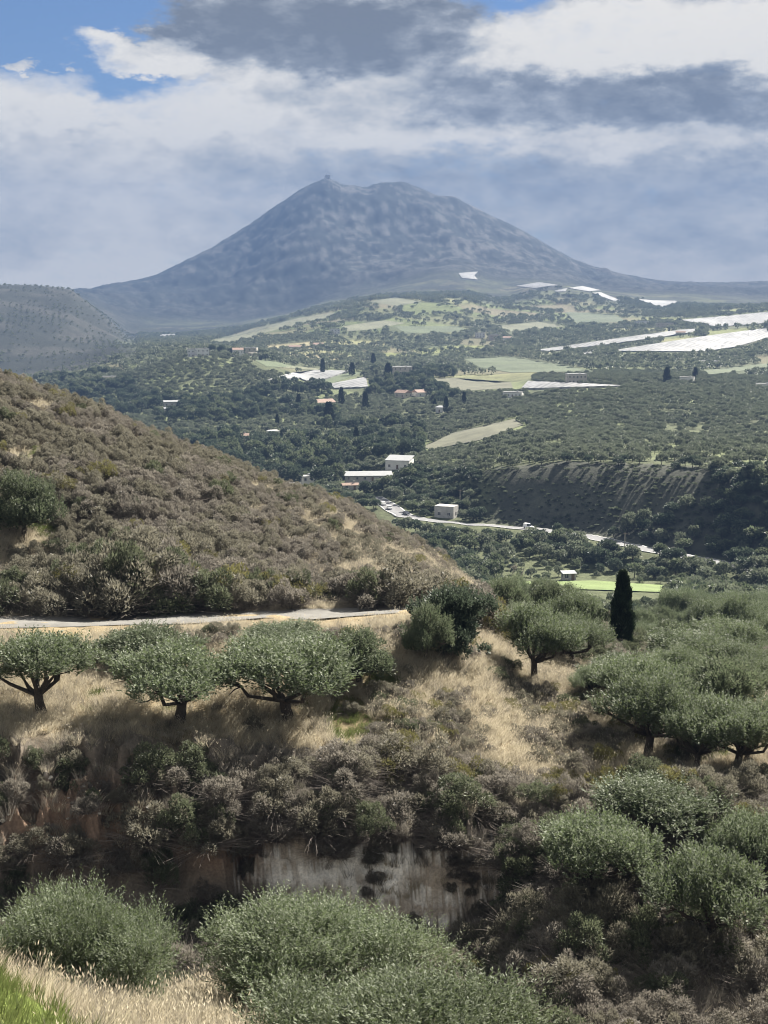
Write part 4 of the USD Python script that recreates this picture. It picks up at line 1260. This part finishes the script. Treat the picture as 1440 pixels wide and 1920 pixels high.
house('cream two-storey house with flat roof directly above a white covered plot', 1080, 718, 36, 2, 'flat', 'cream_wall', 0.25, 0.6, cols=5)
house('tall pale brick house among dark trees in the middle of the valley', 754, 708, 36, 3, 'flat', 'cream_wall', 0.1, 0.6, cols=4)
house('white gabled house left of a cypress below the two white plots', 606, 762, 40, 1, 'gable', 'white_wall', 0.5, 0.6, cols=4)
house('left of two small pale houses above the olive terraces', 756, 744, 26, 1, 'gable', 'cream_wall', -0.7, 0.8, cols=2)
house('right of two small pale houses above the olive terraces', 788, 743, 26, 1, 'gable', 'white_wall', 0.6, 0.8, cols=2)
house('long low white house beside the left tip of a white covered plot', 962, 744, 36, 1, 'flat', 'white_wall', -0.2, 0.45, cols=5)
house('white two-storey house on the wooded hill top with a gabled roof', 446, 669, 20, 2, 'gable', 'white_wall', 0.1, 0.8, cols=3)
house('white house on the hill top, larger of two beside each other', 377, 655, 24, 2, 'flat', 'white_wall', 0.2, 0.6, cols=3, at_r=1440)
house('white house on the hill top, smaller and further left', 356, 653, 14, 2, 'flat', 'white_wall', 0.0, 0.8, cols=2, at_r=1445)
house('cream house with two wings behind the hill top', 468, 648, 26, 2, 'flat', 'cream_wall', -0.2, 0.6, cols=3, at_r=1600)
house('pale ruined house on the shoulder of the wooded hill', 476, 668, 18, 1, 'none', 'cream_wall', 0.5, 0.9, cols=2, door=False)
house('white house alone at the foot of the sunlit fields', 628, 626, 18, 2, 'flat', 'white_wall', 0.2, 0.7, cols=3)
house('small white gabled house above the orchard rows', 597, 651, 20, 1, 'gable', 'white_wall', 0.2, 0.7, cols=2)
house('cream house left of the small gabled one above the orchard rows', 553, 655, 24, 1, 'gable', 'cream_wall', 0.1, 0.5, cols=3)
house('white house at the left of the hamlet on the far slope', 900, 633, 18, 2, 'flat', 'white_wall', 0.1, 0.8, cols=3)
house('middle house of the hamlet on the far slope', 927, 637, 20, 2, 'flat', 'cream_wall', 0.3, 0.7, cols=3)
house('right house of the hamlet on the far slope', 951, 638, 16, 1, 'gable', 'white_wall', 0.0, 0.8, cols=2)
house('white block of a house behind a tree belt at the right', 1203, 610, 24, 2, 'flat', 'white_wall', 0.2, 0.7, cols=3)
house('cream house with terraces right of the white block', 1246, 614, 32, 2, 'flat', 'cream_wall', 0.1, 0.5, cols=4)
house('small grey hut between the two broad white covered fields', 1276, 628, 18, 1, 'gable', 'grey_wall', 0.0, 0.7, cols=2, name='hut', cat='hut')
house('white farmhouse with a low wing below the largest covered field', 1326, 683, 36, 1, 'flat', 'white_wall', 0.3, 0.5, cols=4)
house('small white house half hidden in the grove at the right', 1288, 716, 26, 1, 'flat', 'white_wall', -0.1, 0.6, cols=3)
house('white house at the right edge of the valley grove', 1432, 728, 28, 1, 'flat', 'white_wall', 0.1, 0.6, cols=3)
house('white box building with a bright flat roof beside low sheds', 750, 872, 46, 1, 'shed', 'white_wall', -0.25, 0.8, name='farm_building', cat='building', at_r=690, cols=3, height=4.5)
house('long low shed with pale metal roof, left of the white box', 690, 884, 88, 1, 'shed', 'grey_wall', 0.05, 0.35, name='farm_shed', cat='shed', at_r=672, cols=6, height=2.8)
house('small shed with pinkish roof in front of the long low one', 655, 892, 30, 1, 'gable', 'grey_wall', 0.15, 0.5, name='farm_shed', cat='shed', at_r=650, cols=2, height=2.5)
house('white two-storey building just above the crest of the dry hill', 572, 905, 26, 2, 'flat', 'white_wall', 0.35, 0.8, name='farm_building', cat='building', at_r=665, cols=2)
house('low building with white roof peeping over the crest of the dry hill', 541, 915, 34, 1, 'shed', 'white_wall', 0.0, 0.6, name='farm_building', cat='building', at_r=650, cols=2)
house('pale grey ruined stone barn beside the asphalt road', 840, 975, 38, 1, 'none', 'grey_wall', -0.35, 0.7, name='ruined_barn', cat='barn', at_r=552, cols=2, height=5.0, door=False)
house('pale field shed behind the bright green field', 1078, 1086, 24, 1, 'shed', 'grey_wall', 0.3, 0.7, name='field_shed', cat='shed', at_r=430, cols=2, height=2.3)
house('small white ruin among the trees above the valley bottom', 512, 817, 20, 1, 'none', 'white_wall', 0.4, 0.8, cols=2, door=False)
house('low cottage with a tall white chimney among dark trees', 452, 827, 30, 1, 'gable', 'grey_wall', -0.2, 0.6, cols=2)
house('pale roofed shed on the left slope of the wooded valley', 322, 762, 30, 1, 'shed', 'grey_wall', 0.1, 0.5, name='farm_shed', cat='shed', cols=3)
house('second pale roofed shed lower on the left wooded slope', 318, 775, 20, 1, 'shed', 'grey_wall', 0.1, 0.6, name='farm_shed', cat='shed', cols=2)
house('small cream house in the trees at the far left of the valley', 205, 713, 24, 1, 'flat', 'cream_wall', 0.1, 0.5, cols=3)
house('small white outbuilding with bright roof beside a cypress', 827, 773, 16, 1, 'shed', 'white_wall', -0.5, 0.9, name='outbuilding', cat='outbuilding', cols=1)

# summit chapel with mast
sp = hit([614], [345], 5000)[0]
a_ = float(pix(614, 337)[0])
sx, sy = 5990 * math.sin(a_), 5990 * math.cos(a_)
sz = float(ground(sx, sy))
t = thing('summit_chapel', 'square building with a thin mast on the left summit of the mountain', 'chapel', (sx, sy, sz), -a_)
part(t, 'wall', box(24, 16, 22, 0, 0, -8), MAT['grey_wall'])
part(t, 'roof', box(26, 18, 1.6, 0, 0, 14.0), MAT['roof_flat'])
part(t, 'mast', tube([(-2, 0, 15.6), (-2, 0, 24), (-2, 0, 40)], [1.2, .9, .4], 6), MAT['metal'])
part(t, 'door', box(3, .4, 5, 3, -8.1, 0.0), MAT['wood'])

# ------------------------------------------------------------------ cars on the asphalt road
def car(label, px, lane, rev, paint, van=False, dx=0.0):
    a = _az_col(px)
    r = 0.5 * (float(R_FN[14](a)) + float(R_FN[15](a)))
    c = np.array([r * math.sin(a), r * math.cos(a)])
    k = int(np.argmin(np.hypot(*(main_q - c).T)))
    tg = main_q[min(k + 2, len(main_q) - 1)] - main_q[max(k - 2, 0)]
    tg /= np.linalg.norm(tg)
    c = main_q[k] + np.array([tg[1], -tg[0]]) * lane
    z = float(ground(*c)) + 0.26
    t = thing('van' if van else 'car', label, 'van' if van else 'car', (c[0], c[1], z), math.atan2(tg[1], tg[0]) + (PI if rev else 0))
    hgt = 1.95 if van else 1.45
    prof = [(-2.15, .38), (2.1, .38), (2.18, .62), (2.1, .88), (1.15, 1.0), (-1.9, 1.0), (-2.15, .9)]
    b = trimesh.creation.extrude_polygon(Polygon(prof).buffer(-.05).buffer(.05), 1.72)
    b.apply_transform(trimesh.transformations.rotation_matrix(PI / 2, [1, 0, 0]))
    b.apply_translation([0, .86, 0])
    part(t, 'body', b, MAT[paint], smooth=30)
    cp = [(-2.0, .98), (1.15, .98), (.45, hgt), (-1.95, hgt)] if van else [(-1.75, .98), (1.15, .98), (.35, hgt), (-1.2, hgt)]
    g = trimesh.creation.extrude_polygon(Polygon(cp), 1.5)
    g.apply_transform(trimesh.transformations.rotation_matrix(PI / 2, [1, 0, 0]))
    g.apply_translation([0, .75, 0])
    part(t, 'window', g, MAT['glass'])
    top = trimesh.creation.extrude_polygon(Polygon([(cp[3][0] - .04, hgt - .02), (cp[2][0] + .05, hgt - .02), (cp[2][0] - .03, hgt + .06), (cp[3][0] + .05, hgt + .06)]), 1.56)
    top.apply_transform(trimesh.transformations.rotation_matrix(PI / 2, [1, 0, 0]))
    top.apply_translation([0, .78, 0])
    part(t, 'roof', top, MAT[paint])
    if van:
        for sd in (-1, 1):
            part(t, 'side_panel', box(1.7, .06, .92, -1.05, sd * .78, 1.0), MAT[paint])
    for x_ in (-1.35, 1.32):
        for sd in (-1, 1):
            w_ = trimesh.creation.cylinder(.33, .22, sections=18)
            w_.apply_transform(trimesh.transformations.rotation_matrix(PI / 2, [1, 0, 0]))
            w_.apply_translation([x_, sd * .78, .33])
            wp = part(t, 'wheel', w_, MAT['rubber'], smooth=40)
            q_ = trimesh.creation.cylinder(.19, .03, sections=14)
            q_.apply_transform(trimesh.transformations.rotation_matrix(PI / 2, [1, 0, 0]))
            q_.apply_translation([x_, sd * .905, .33])
            part(wp, 'rim', q_, MAT['metal'])
    for sd in (-1, 1):
        part(t, 'headlight', box(.06, .34, .16, 2.17, sd * .6, .62), MAT['white_paint'])


car('white van driving along the middle of the asphalt road', 990, -1.8, False, 'white_paint', True)
car('white car on the road bend, nearer of the two white ones', 738, 1.8, True, 'white_paint')
car('white car partly hidden by trees at the top of the road bend', 728, 1.9, True, 'white_paint')
car('dark car on the road bend below the white ones', 757, -1.8, False, 'dark_paint')

# ------------------------------------------------------------------ poles, bare stems, stones
def bare_stem(label, px, py, r, hgt, lean, crown):
    p = at_range(px, r)
    t = thing('bare_stem', label, 'dead tree', p)
    pts = [(0, 0, -.5), (lean * .3, 0, hgt * .35), (lean * .65, .1, hgt * .7), (lean, 0, hgt)]
    part(t, 'trunk', tube(pts, [.30, .24, .2, .13], 7), MAT['pale_bark'], smooth=50)
    if crown:
        rr = np.random.default_rng(3)
        n = 260
        P = rr.normal(size=(n, 3)) * [.45, .45, .35] + [lean, 0, hgt + .1]
        part(t, 'crown', leaf_mesh(P, rr.normal(size=(n, 3)), .4, .16, rr), MAT['grey_leaf'])


bare_stem('pale leaning bare trunk with a tuft at its top', 963, 1090, 392, 6.8, 1.5, True)
bare_stem('pale leaning bare trunk without a tuft', 980, 1078, 396, 6.9, 1.9, False)


def pole(label, px, r, hgt):
    p = at_range(px, r)
    t = thing('utility_pole', label, 'pole', p)
    part(t, 'post', tube([(0, 0, -.6), (0, 0, hgt * .5), (0, 0, hgt)], [.16, .14, .11], 8), MAT['pale_bark'], smooth=50)
    part(t, 'crossarm', box(1.5, .12, .14, 0, -.17, hgt - .5), MAT['wood'])


pole('pole standing beside the grey ruined barn', 866, 566, 7.5)
pole('pole on the right of the broad upper covered field', 1406, 2090, 14)
pole('pole near the grey hut between the covered fields', 1272, 2060, 13)
pole('pole at the right end of the asphalt road', 1185, 470, 7.0)

rs = np.random.default_rng(12)


def rock_mesh(rs, s):
    m = trimesh.creation.icosphere(1, 1.0)
    v = m.vertices * (1 + 0.35 * (rs.uniform(size=(len(m.vertices), 1)) - .5)) * [1, rs.uniform(.6, .9), rs.uniform(.5, .75)] * s
    return trimesh.Trimesh(v, m.faces, process=False)


edge = thing('stone_edging', 'low line of pale stones along the terrace edge under the olives', 'stone edging', tuple(at_range(200, 57.5)))
o_ = np.array(stage.GetPrimAtPath(edge.GetPath()).GetAttribute('xformOp:translate').Get())
for k in range(46):
    q = at_range(85 + k * 5.6 + rs.uniform(-1.5, 1.5), 57.6 + rs.uniform(-.15, .15) + 0.4 * math.sin(k * .3))
    m = rock_mesh(rs, rs.uniform(.07, .15))
    m.apply_translation(q + [0, 0, .07] - o_)
    part(edge, 'stone', m, MAT['stone'])
for k in range(26):
    px_, py_ = rs.uniform(640, 735), rs.uniform(985, 1030)
    if py_ < 985 + (px_ - 660) * .5:
        py_ += 25
    q = hit(px_, py_, 82, 140)[0]
    t = usdkit.mesh(stage, numbered('/World/rock'), rock_mesh(rs, rs.uniform(.18, .5)), MAT['stone'])
    xform(t.GetPrim(), q, rs.uniform(0, 6))
    tag(t.GetPrim(), 'pale rock at the right end of the dry hillside', 'rock', 'rocks at the end of the dry hillside')
for k in range(16):
    px_, py_ = rs.uniform(0, 330), rs.uniform(1455, 1545)
    q = hit(px_, py_, 47, 60)[0]
    t = usdkit.mesh(stage, numbered('/World/bank_stone'), rock_mesh(rs, rs.uniform(.06, .16)), MAT['stone'])
    xform(t.GetPrim(), q, rs.uniform(0, 6))
    tag(t.GetPrim(), 'pale stone lying on the red earth of the bank', 'stone', 'stones on the red earth bank')

# ------------------------------------------------------------------ trees of the valley
KEEP_CLEAR = [(p_, 1e9) for p_ in clear_polys]
for px_, py_, w_, h_, d_ in bld_px:
    KEEP_CLEAR.append(([(px_ - w_ * .5, py_ - h_ * .28), (px_ + w_ * .5, py_ - h_ * .28), (px_ + w_ * .5, py_ - h_), (px_ - w_ * .5, py_ - h_)], d_ + 2))
KEEP_CLEAR.append(([(716, 938), (745, 952), (800, 974), (900, 984), (1030, 993), (1036, 1002), (900, 993), (800, 984), (752, 974), (716, 950)], 640))
KEEP_CLEAR.append(([(1070, 1000), (1130, 1010), (1205, 1025), (1205, 1034), (1130, 1019), (1070, 1008)], 640))
rng = np.random.default_rng(99)
roadtree = cKDTree(main_q)


def rows(rlo, rhi, alo, ahi, step, rot, jit, deep=1.0):
    """planting places in rows across a piece of country"""
    n = int(2 * rhi / step)
    i, j = np.meshgrid(np.arange(-n // 2, n // 2), np.arange(-n // 2, n), indexing='ij')
    x, y = i.ravel() * step, j.ravel() * step * deep
    x, y = x * math.cos(rot) - y * math.sin(rot), x * math.sin(rot) + y * math.cos(rot)
    x = x + rng.uniform(-jit, jit, len(x)) * step
    y = y + rng.uniform(-jit, jit, len(y)) * step
    r, a = np.hypot(x, y), np.arctan2(x, y)
    k = (r > rlo) & (r < rhi) & (a > math.radians(alo)) & (a < math.radians(ahi)) & (y > 0)
    return x[k], y[k], r[k], a[k]


def admit(x, y, r, a, tall, roadgap=7.0):
    z = ground(x, y)
    px, py, d = project(np.stack([x, y, z], -1))
    ok = (z - ZC + tall) / r > sightline(a, r)
    ok &= roadtree.query(np.c_[x, y])[0] > roadgap
    w_ = 0.35 * np.broadcast_to(tall, r.shape)
    for q in (0.0, 0.3, 0.55, 0.8, 1.0):
        zz = z + q * tall
        for sx_ in ((0,) if q == 0 else (-1, 0, 1)):
            qx, qy, _ = project(np.stack([x + sx_ * w_, y, zz], -1))
            for poly, rp in KEEP_CLEAR:
                ok &= ~(inside(poly, qx, qy) & (r < rp))
    for bx, by, br in bld:
        dd = np.hypot(x - bx, y - by)
        toward = (x * bx + y * by) / (np.hypot(bx, by) + 1e-9) < np.hypot(bx, by)
        ok &= (dd > br + 2) & ~((dd < br + 14) & toward & (np.abs(a - math.atan2(bx, by)) < br / np.hypot(bx, by)))
    return ok, z, px, py, d


TREES = {}


def px_of(x, y):
    return project(np.stack([x, y, ground(x, y)], -1))[0]


def put(zone, x, y, z, w, h, d):
    TREES.setdefault(zone, []).append((x, y, z, w / 2, h, rng.uniform(0, 6.28), w / d))


# A: scrubby wood between the near grove and the road
x, y, r, a = rows(150, 500, -4, 20, 5.0, 0.4, 0.42)
ok, z, px, py, d = admit(x, y, r, a, np.where((r > 280) & (px_of(x, y) > 930) & (px_of(x, y) < 1270), 2.6, 6.0), 6.0)
clump = meshkit.fbm(np.c_[x / 25, y / 25, 0 * x], 3, 81)
low_front = inside([(940, 1060), (1260, 1060), (1260, 1140), (940, 1140)], px, py)
for i in np.nonzero(ok & (rng.uniform(size=len(x)) < .45 + .9 * (clump - .4)))[0]:
    v = rng.uniform()
    tall = rng.uniform(2.6, 6.5) * (0.6 if low_front[i] else 1)
    if r[i] > 280 and 930 < px[i] < 1270 and py[i] > 1085: tall = min(tall, 2.6)
    w = tall * rng.uniform(.8, 1.5)
    put('close_valley' if r[i] < 270 else 'olive_valley' if v < .42 else 'mid_valley' if v < .72 else 'dark_valley', x[i], y[i], z[i], w, tall, d[i])
# C: verge of the road and the gully face above it
x, y, r, a = rows(440, 720, -4, 20, 4.2, 0.1, 0.45)
L15, L16 = R_FN[15](a), R_FN[16](a)
ok, z, px, py, d = admit(x, y, r, a, 3, 6.5)
onface = (r > L15) & (r < L16)
bare = onface & (px > 900) & (px < 1330)
pr_ = np.where(bare, 0.04, 0.75) * np.where(r < L15 - 6, 0.9, 1.0)
sel = ok & (r > L15 - 45) & (r < L16 + 4) & (rng.uniform(size=len(x)) < pr_)
for i in np.nonzero(sel)[0]:
    tall = rng.uniform(1.0, 2.2) if bare[i] else rng.uniform(2.5, 5.5)
    if abs(r[i] - L16[i]) < 8: tall = rng.uniform(2.5, 5)
    v = rng.uniform()
    put('dark_valley' if v < .5 else 'mid_valley' if v < .75 else 'olive_valley', x[i], y[i], z[i], tall * rng.uniform(1.0, 1.5), tall, d[i])
x, y, r, a = rows(480, 680, -4, 20, 2.7, 0.2, 0.45)
ok, z, px, py, d = admit(x, y, r, a, 1.4, 7)
L15, L16 = R_FN[15](a), R_FN[16](a)
cl = meshkit.fbm(np.c_[x / 14, y / 14, 0 * x], 3, 86)
sel = ok & (r > L15 + 3) & (r < L16) & (px > 860) & (px < 1480) & (rng.uniform(size=len(x)) < .4 + 1.6 * (cl - .35))
for i in np.nonzero(sel)[0]:
    tall = rng.uniform(.5, 1.3)
    put('face_scrub', x[i], y[i], z[i], tall * rng.uniform(1.5, 2.4), tall, d[i])
# D: olive grove on the plateau right of the valley
x, y, r, a = rows(500, 1420, -2, 20, 5.3, 0.22, 0.12, 1.6)
ok, z, px, py, d = admit(x, y, r, a, 3, 12)
L16 = R_FN[16](a)
thin = inside([(1160, 800), (1440, 790), (1440, 880), (1230, 870), (1100, 850)], px, py)
grove = (r > L16 + 3) & ((px > 800) | (r < 760)) & ((py > 735) | (px > 1000))
gap = meshkit.fbm(np.c_[x / 45, y / 45, 0 * x], 3, 83)
for i in np.nonzero(ok & grove & (rng.uniform(size=len(x)) < np.where(thin, .62, .93)) & (gap > .3))[0]:
    w = rng.uniform(4.0, 5.8)
    put('thin_grove' if thin[i] else 'rim_grove' if r[i] < L16[i] + 75 else 'olive_grove', x[i], y[i], z[i], w, w * rng.uniform(.6, .85), d[i])
# E: wooded slopes left and middle
x, y, r, a = rows(600, 1500, -20, 3.2, 7.2, -0.35, 0.40)
ok, z, px, py, d = admit(x, y, r, a, 6, 10)
den = meshkit.fbm(np.c_[x / 70, y / 70, 0 * x], 3, 84)
ol = inside([(240, 690), (350, 660), (470, 672), (560, 700), (520, 725), (380, 760), (250, 740)], px, py) | inside([(620, 740), (810, 748), (800, 800), (640, 800)], px, py) | (den > .56)
sel = ok & ((px < 800) | (py < 800)) & (px < 1000) & (rng.uniform(size=len(x)) < .86)
for i in np.nonzero(sel)[0]:
    v = rng.uniform()
    if ol[i]:
        w = rng.uniform(4.2, 6.2); put('olive_wood', x[i], y[i], z[i], w, w * rng.uniform(.6, .85), d[i])
    else:
        h = 4.5 + 7.5 * rng.uniform() ** 1.7; put(('dark_wood' if px[i] < 470 else 'far_dark_wood') if v < .66 else 'mid_wood', x[i], y[i], z[i], h * rng.uniform(.7, 1.1), h, d[i])
# F: orchards, hedges and trees of the farmland and hills
x, y, r, a = rows(1420, 3700, -19, 19.5, 11.5, 0.25, 0.28)
ok, z, px, py, d = admit(x, y, r, a, 4, 5)
wx, wy = x + 60 * fb(x, y, 150, 3, 31), y + 60 * fb(x, y, 150, 3, 32)
dist2, ns = cKDTree(seeds * [1.0, 0.9]).query(np.c_[wx, wy * 0.9], k=2)
cell = pick[ns[:, 0]]
hedge = (dist2[:, 1] - dist2[:, 0]) < 9
prob = np.where(np.isin(cell, [0, 1]), .85, np.where(cell == 2, .45, .03))
prob = np.where(hedge, .75, prob)
sun_f = np.exp(-(((px - 700) / 230) ** 2 + ((py - 600) / 38) ** 2)) + np.exp(-(((px - 1060) / 150) ** 2 + ((py - 590) / 32) ** 2))
prob = np.where((sun_f > .4) & (r > 1900) & ~hedge, prob * .22, prob)
lh = (a < _az_col(255)) & (r > 1650)
prob = np.where(lh, .15 + .5 * (meshkit.fbm(np.c_[x / 90, y / 90, 0 * x], 3, 85) > .5), prob)
for i in np.nonzero(ok & (rng.uniform(size=len(x)) < prob))[0]:
    h = rng.uniform(3.5, 6.5) * (1.35 if hedge[i] else 1) * (0.5 if lh[i] else 1)
    put('far_tree', x[i], y[i], z[i], h * rng.uniform(1.0, 1.5), h, d[i])

TREE_SET = {
    'close_valley': (MID_OLIVE + BUSH_TREE, 'hollow_tree', 'green bushy tree in the hollow directly behind the cypress and the near grove', 'trees in the hollow behind the cypress', 'hollow_scrub', 90),
    'olive_valley': (GROVE, 'valley_olive', 'small grey-green tree in the scrub between the near grove and the asphalt road', 'grey-green trees below the road', 'valley_scrub', 130),
    'mid_valley': (WOODM, 'leafy_tree', 'mid-green leafy tree in the scrub beside the asphalt road', 'mid-green trees beside the road', 'leafy_scrub', 130),
    'dark_valley': (WOOD, 'dark_bush', 'dark green bushy tree in the gully beside the asphalt road', 'dark bushy trees beside the road', 'dark_scrub', 130),
    'face_scrub': (WOODM, 'slope_shrub', 'low dark shrub on the steep shaded slope above the asphalt road', 'shrubs on the shaded slope above the road', 'slope_scrub', 120),
    'olive_grove': (GROVE, 'grove_tree', 'grey-green olive tree in the grove on the plateau above the road', 'olive trees of the plateau grove', 'olive_grove', 150),
    'thin_grove': (GROVE, 'grassy_grove_tree', 'olive tree standing apart on the light green grass at the right of the grove', 'olive trees on the light grass of the grove', 'grassy_grove', 110),
    'rim_grove': (GROVE, 'rim_tree', 'olive tree along the rim above the shaded slope and the woods by the road', 'olive trees along the rim', 'rim_grove', 110),
    'olive_wood': (GROVE, 'slope_olive', 'grey-green olive tree on the terraces of the wooded valley side', 'olive trees on the wooded valley side', 'olive_slope', 140),
    'dark_wood': (WOOD, 'woodland_tree', 'dark green tree in the wood right behind the crest of the dry hillside', 'dark trees of the valley wood', 'dark_wood', 120),
    'far_dark_wood': (WOOD, 'garden_tree', 'dark green tree in the wood between the farm sheds and the tall brick house', 'dark trees below the tall brick house', 'garden_wood', 120),
    'mid_wood': (WOODM, 'light_woodland_tree', 'lighter green tree in the wood on the left side of the valley', 'lighter trees of the valley wood', 'light_wood', 100),
    'far_tree': (FAR, 'orchard_tree', 'tiny tree in the far orchards and hedges under the mountain', 'trees of the far orchards', 'far_orchards', 200),
}
for zone, items in TREES.items():
    pr, nm, lb, gp, st, most = TREE_SET[zone]
    H_ = {'close_valley': 3.4, 'thin_grove': 1.5, 'rim_grove': 1.5, 'olive_valley': 1.5, 'far_dark_wood': 1.9, 'olive_grove': 1.5, 'olive_wood': 1.5, 'far_tree': 1.5, 'dark_valley': 1.9, 'dark_wood': 1.9}.get(zone, 1.8)
    W_ = 2.4 if zone == 'close_valley' else 1.0
    items = [(q[0], q[1], q[2], q[3] / W_, q[4] / H_, q[5], q[6]) for q in items]
    spread(items, pr, nm, lb, 'tree', gp, st, 'mass of ' + gp, most, H_)

# cypresses one can tell apart in the valley
for i, (px_, py_, hp) in enumerate([(617, 800, 44), (685, 770, 34), (668, 838, 36), (586, 850, 34), (640, 762, 34), (520, 800, 22), (1303, 712, 22), (836, 775, 30), (815, 768, 20), (1250, 720, 30), (700, 690, 26), (605, 700, 26), (660, 705, 24), (870, 760, 24), (560, 770, 30), (728, 712, 30)]):
    p = hit(px_, py_, 400)[0]
    _, _, d_ = project(p)
    h = hp * float(d_) / FPX
    lab = ['tallest cypress in the wood below the two white plots', 'cypress right of the white gabled house', 'cypress low in the valley wood', 'cypress above the dry hill crest in the valley wood', 'cypress left of the terraced olives', 'small cypress in the wood left of the gabled house',
           'small cypress in the grove at the right', 'cypress beside the small outbuilding', 'small cypress left of the outbuilding', 'tree-like cypress right of the cream two-storey house', 'cypress left of the tall brick house',
           'cypress above the left white plot', 'cypress between the white plots and the brick house', 'cypress in the gully right of the outbuilding', 'cypress in the wood left of the gabled house', 'cypress beside the tall brick house'][i]
    copy_of(CYPF, 'valley_cypress', lab, 'cypress tree', p, i * 1.3, (h / 6.0 * (1.15 if i % 3 else 1.6),) * 2 + (h / 6.0,), None)

# ------------------------------------------------------------------ haze
def haze(density):
    lo = min(float(P3[..., 2].min()) - 2, -5)
    hi = ZC + 618
    b = trimesh.creation.cylinder(7150, hi - lo, sections=96)
    b.apply_translation([0, 0, (hi + lo) / 2])
    m = usdkit.material(stage, '/World/Looks/haze', {'v': ('principled_volume', dict(color=(0.122, 0.192, 0.350), density=density, anisotropy=0.0))}, [], volume='v.volume')
    tag(usdkit.mesh(stage, '/World/haze', b, m).GetPrim(), 'pale blue air', None, None, 'stuff')


haze(1.65e-4)
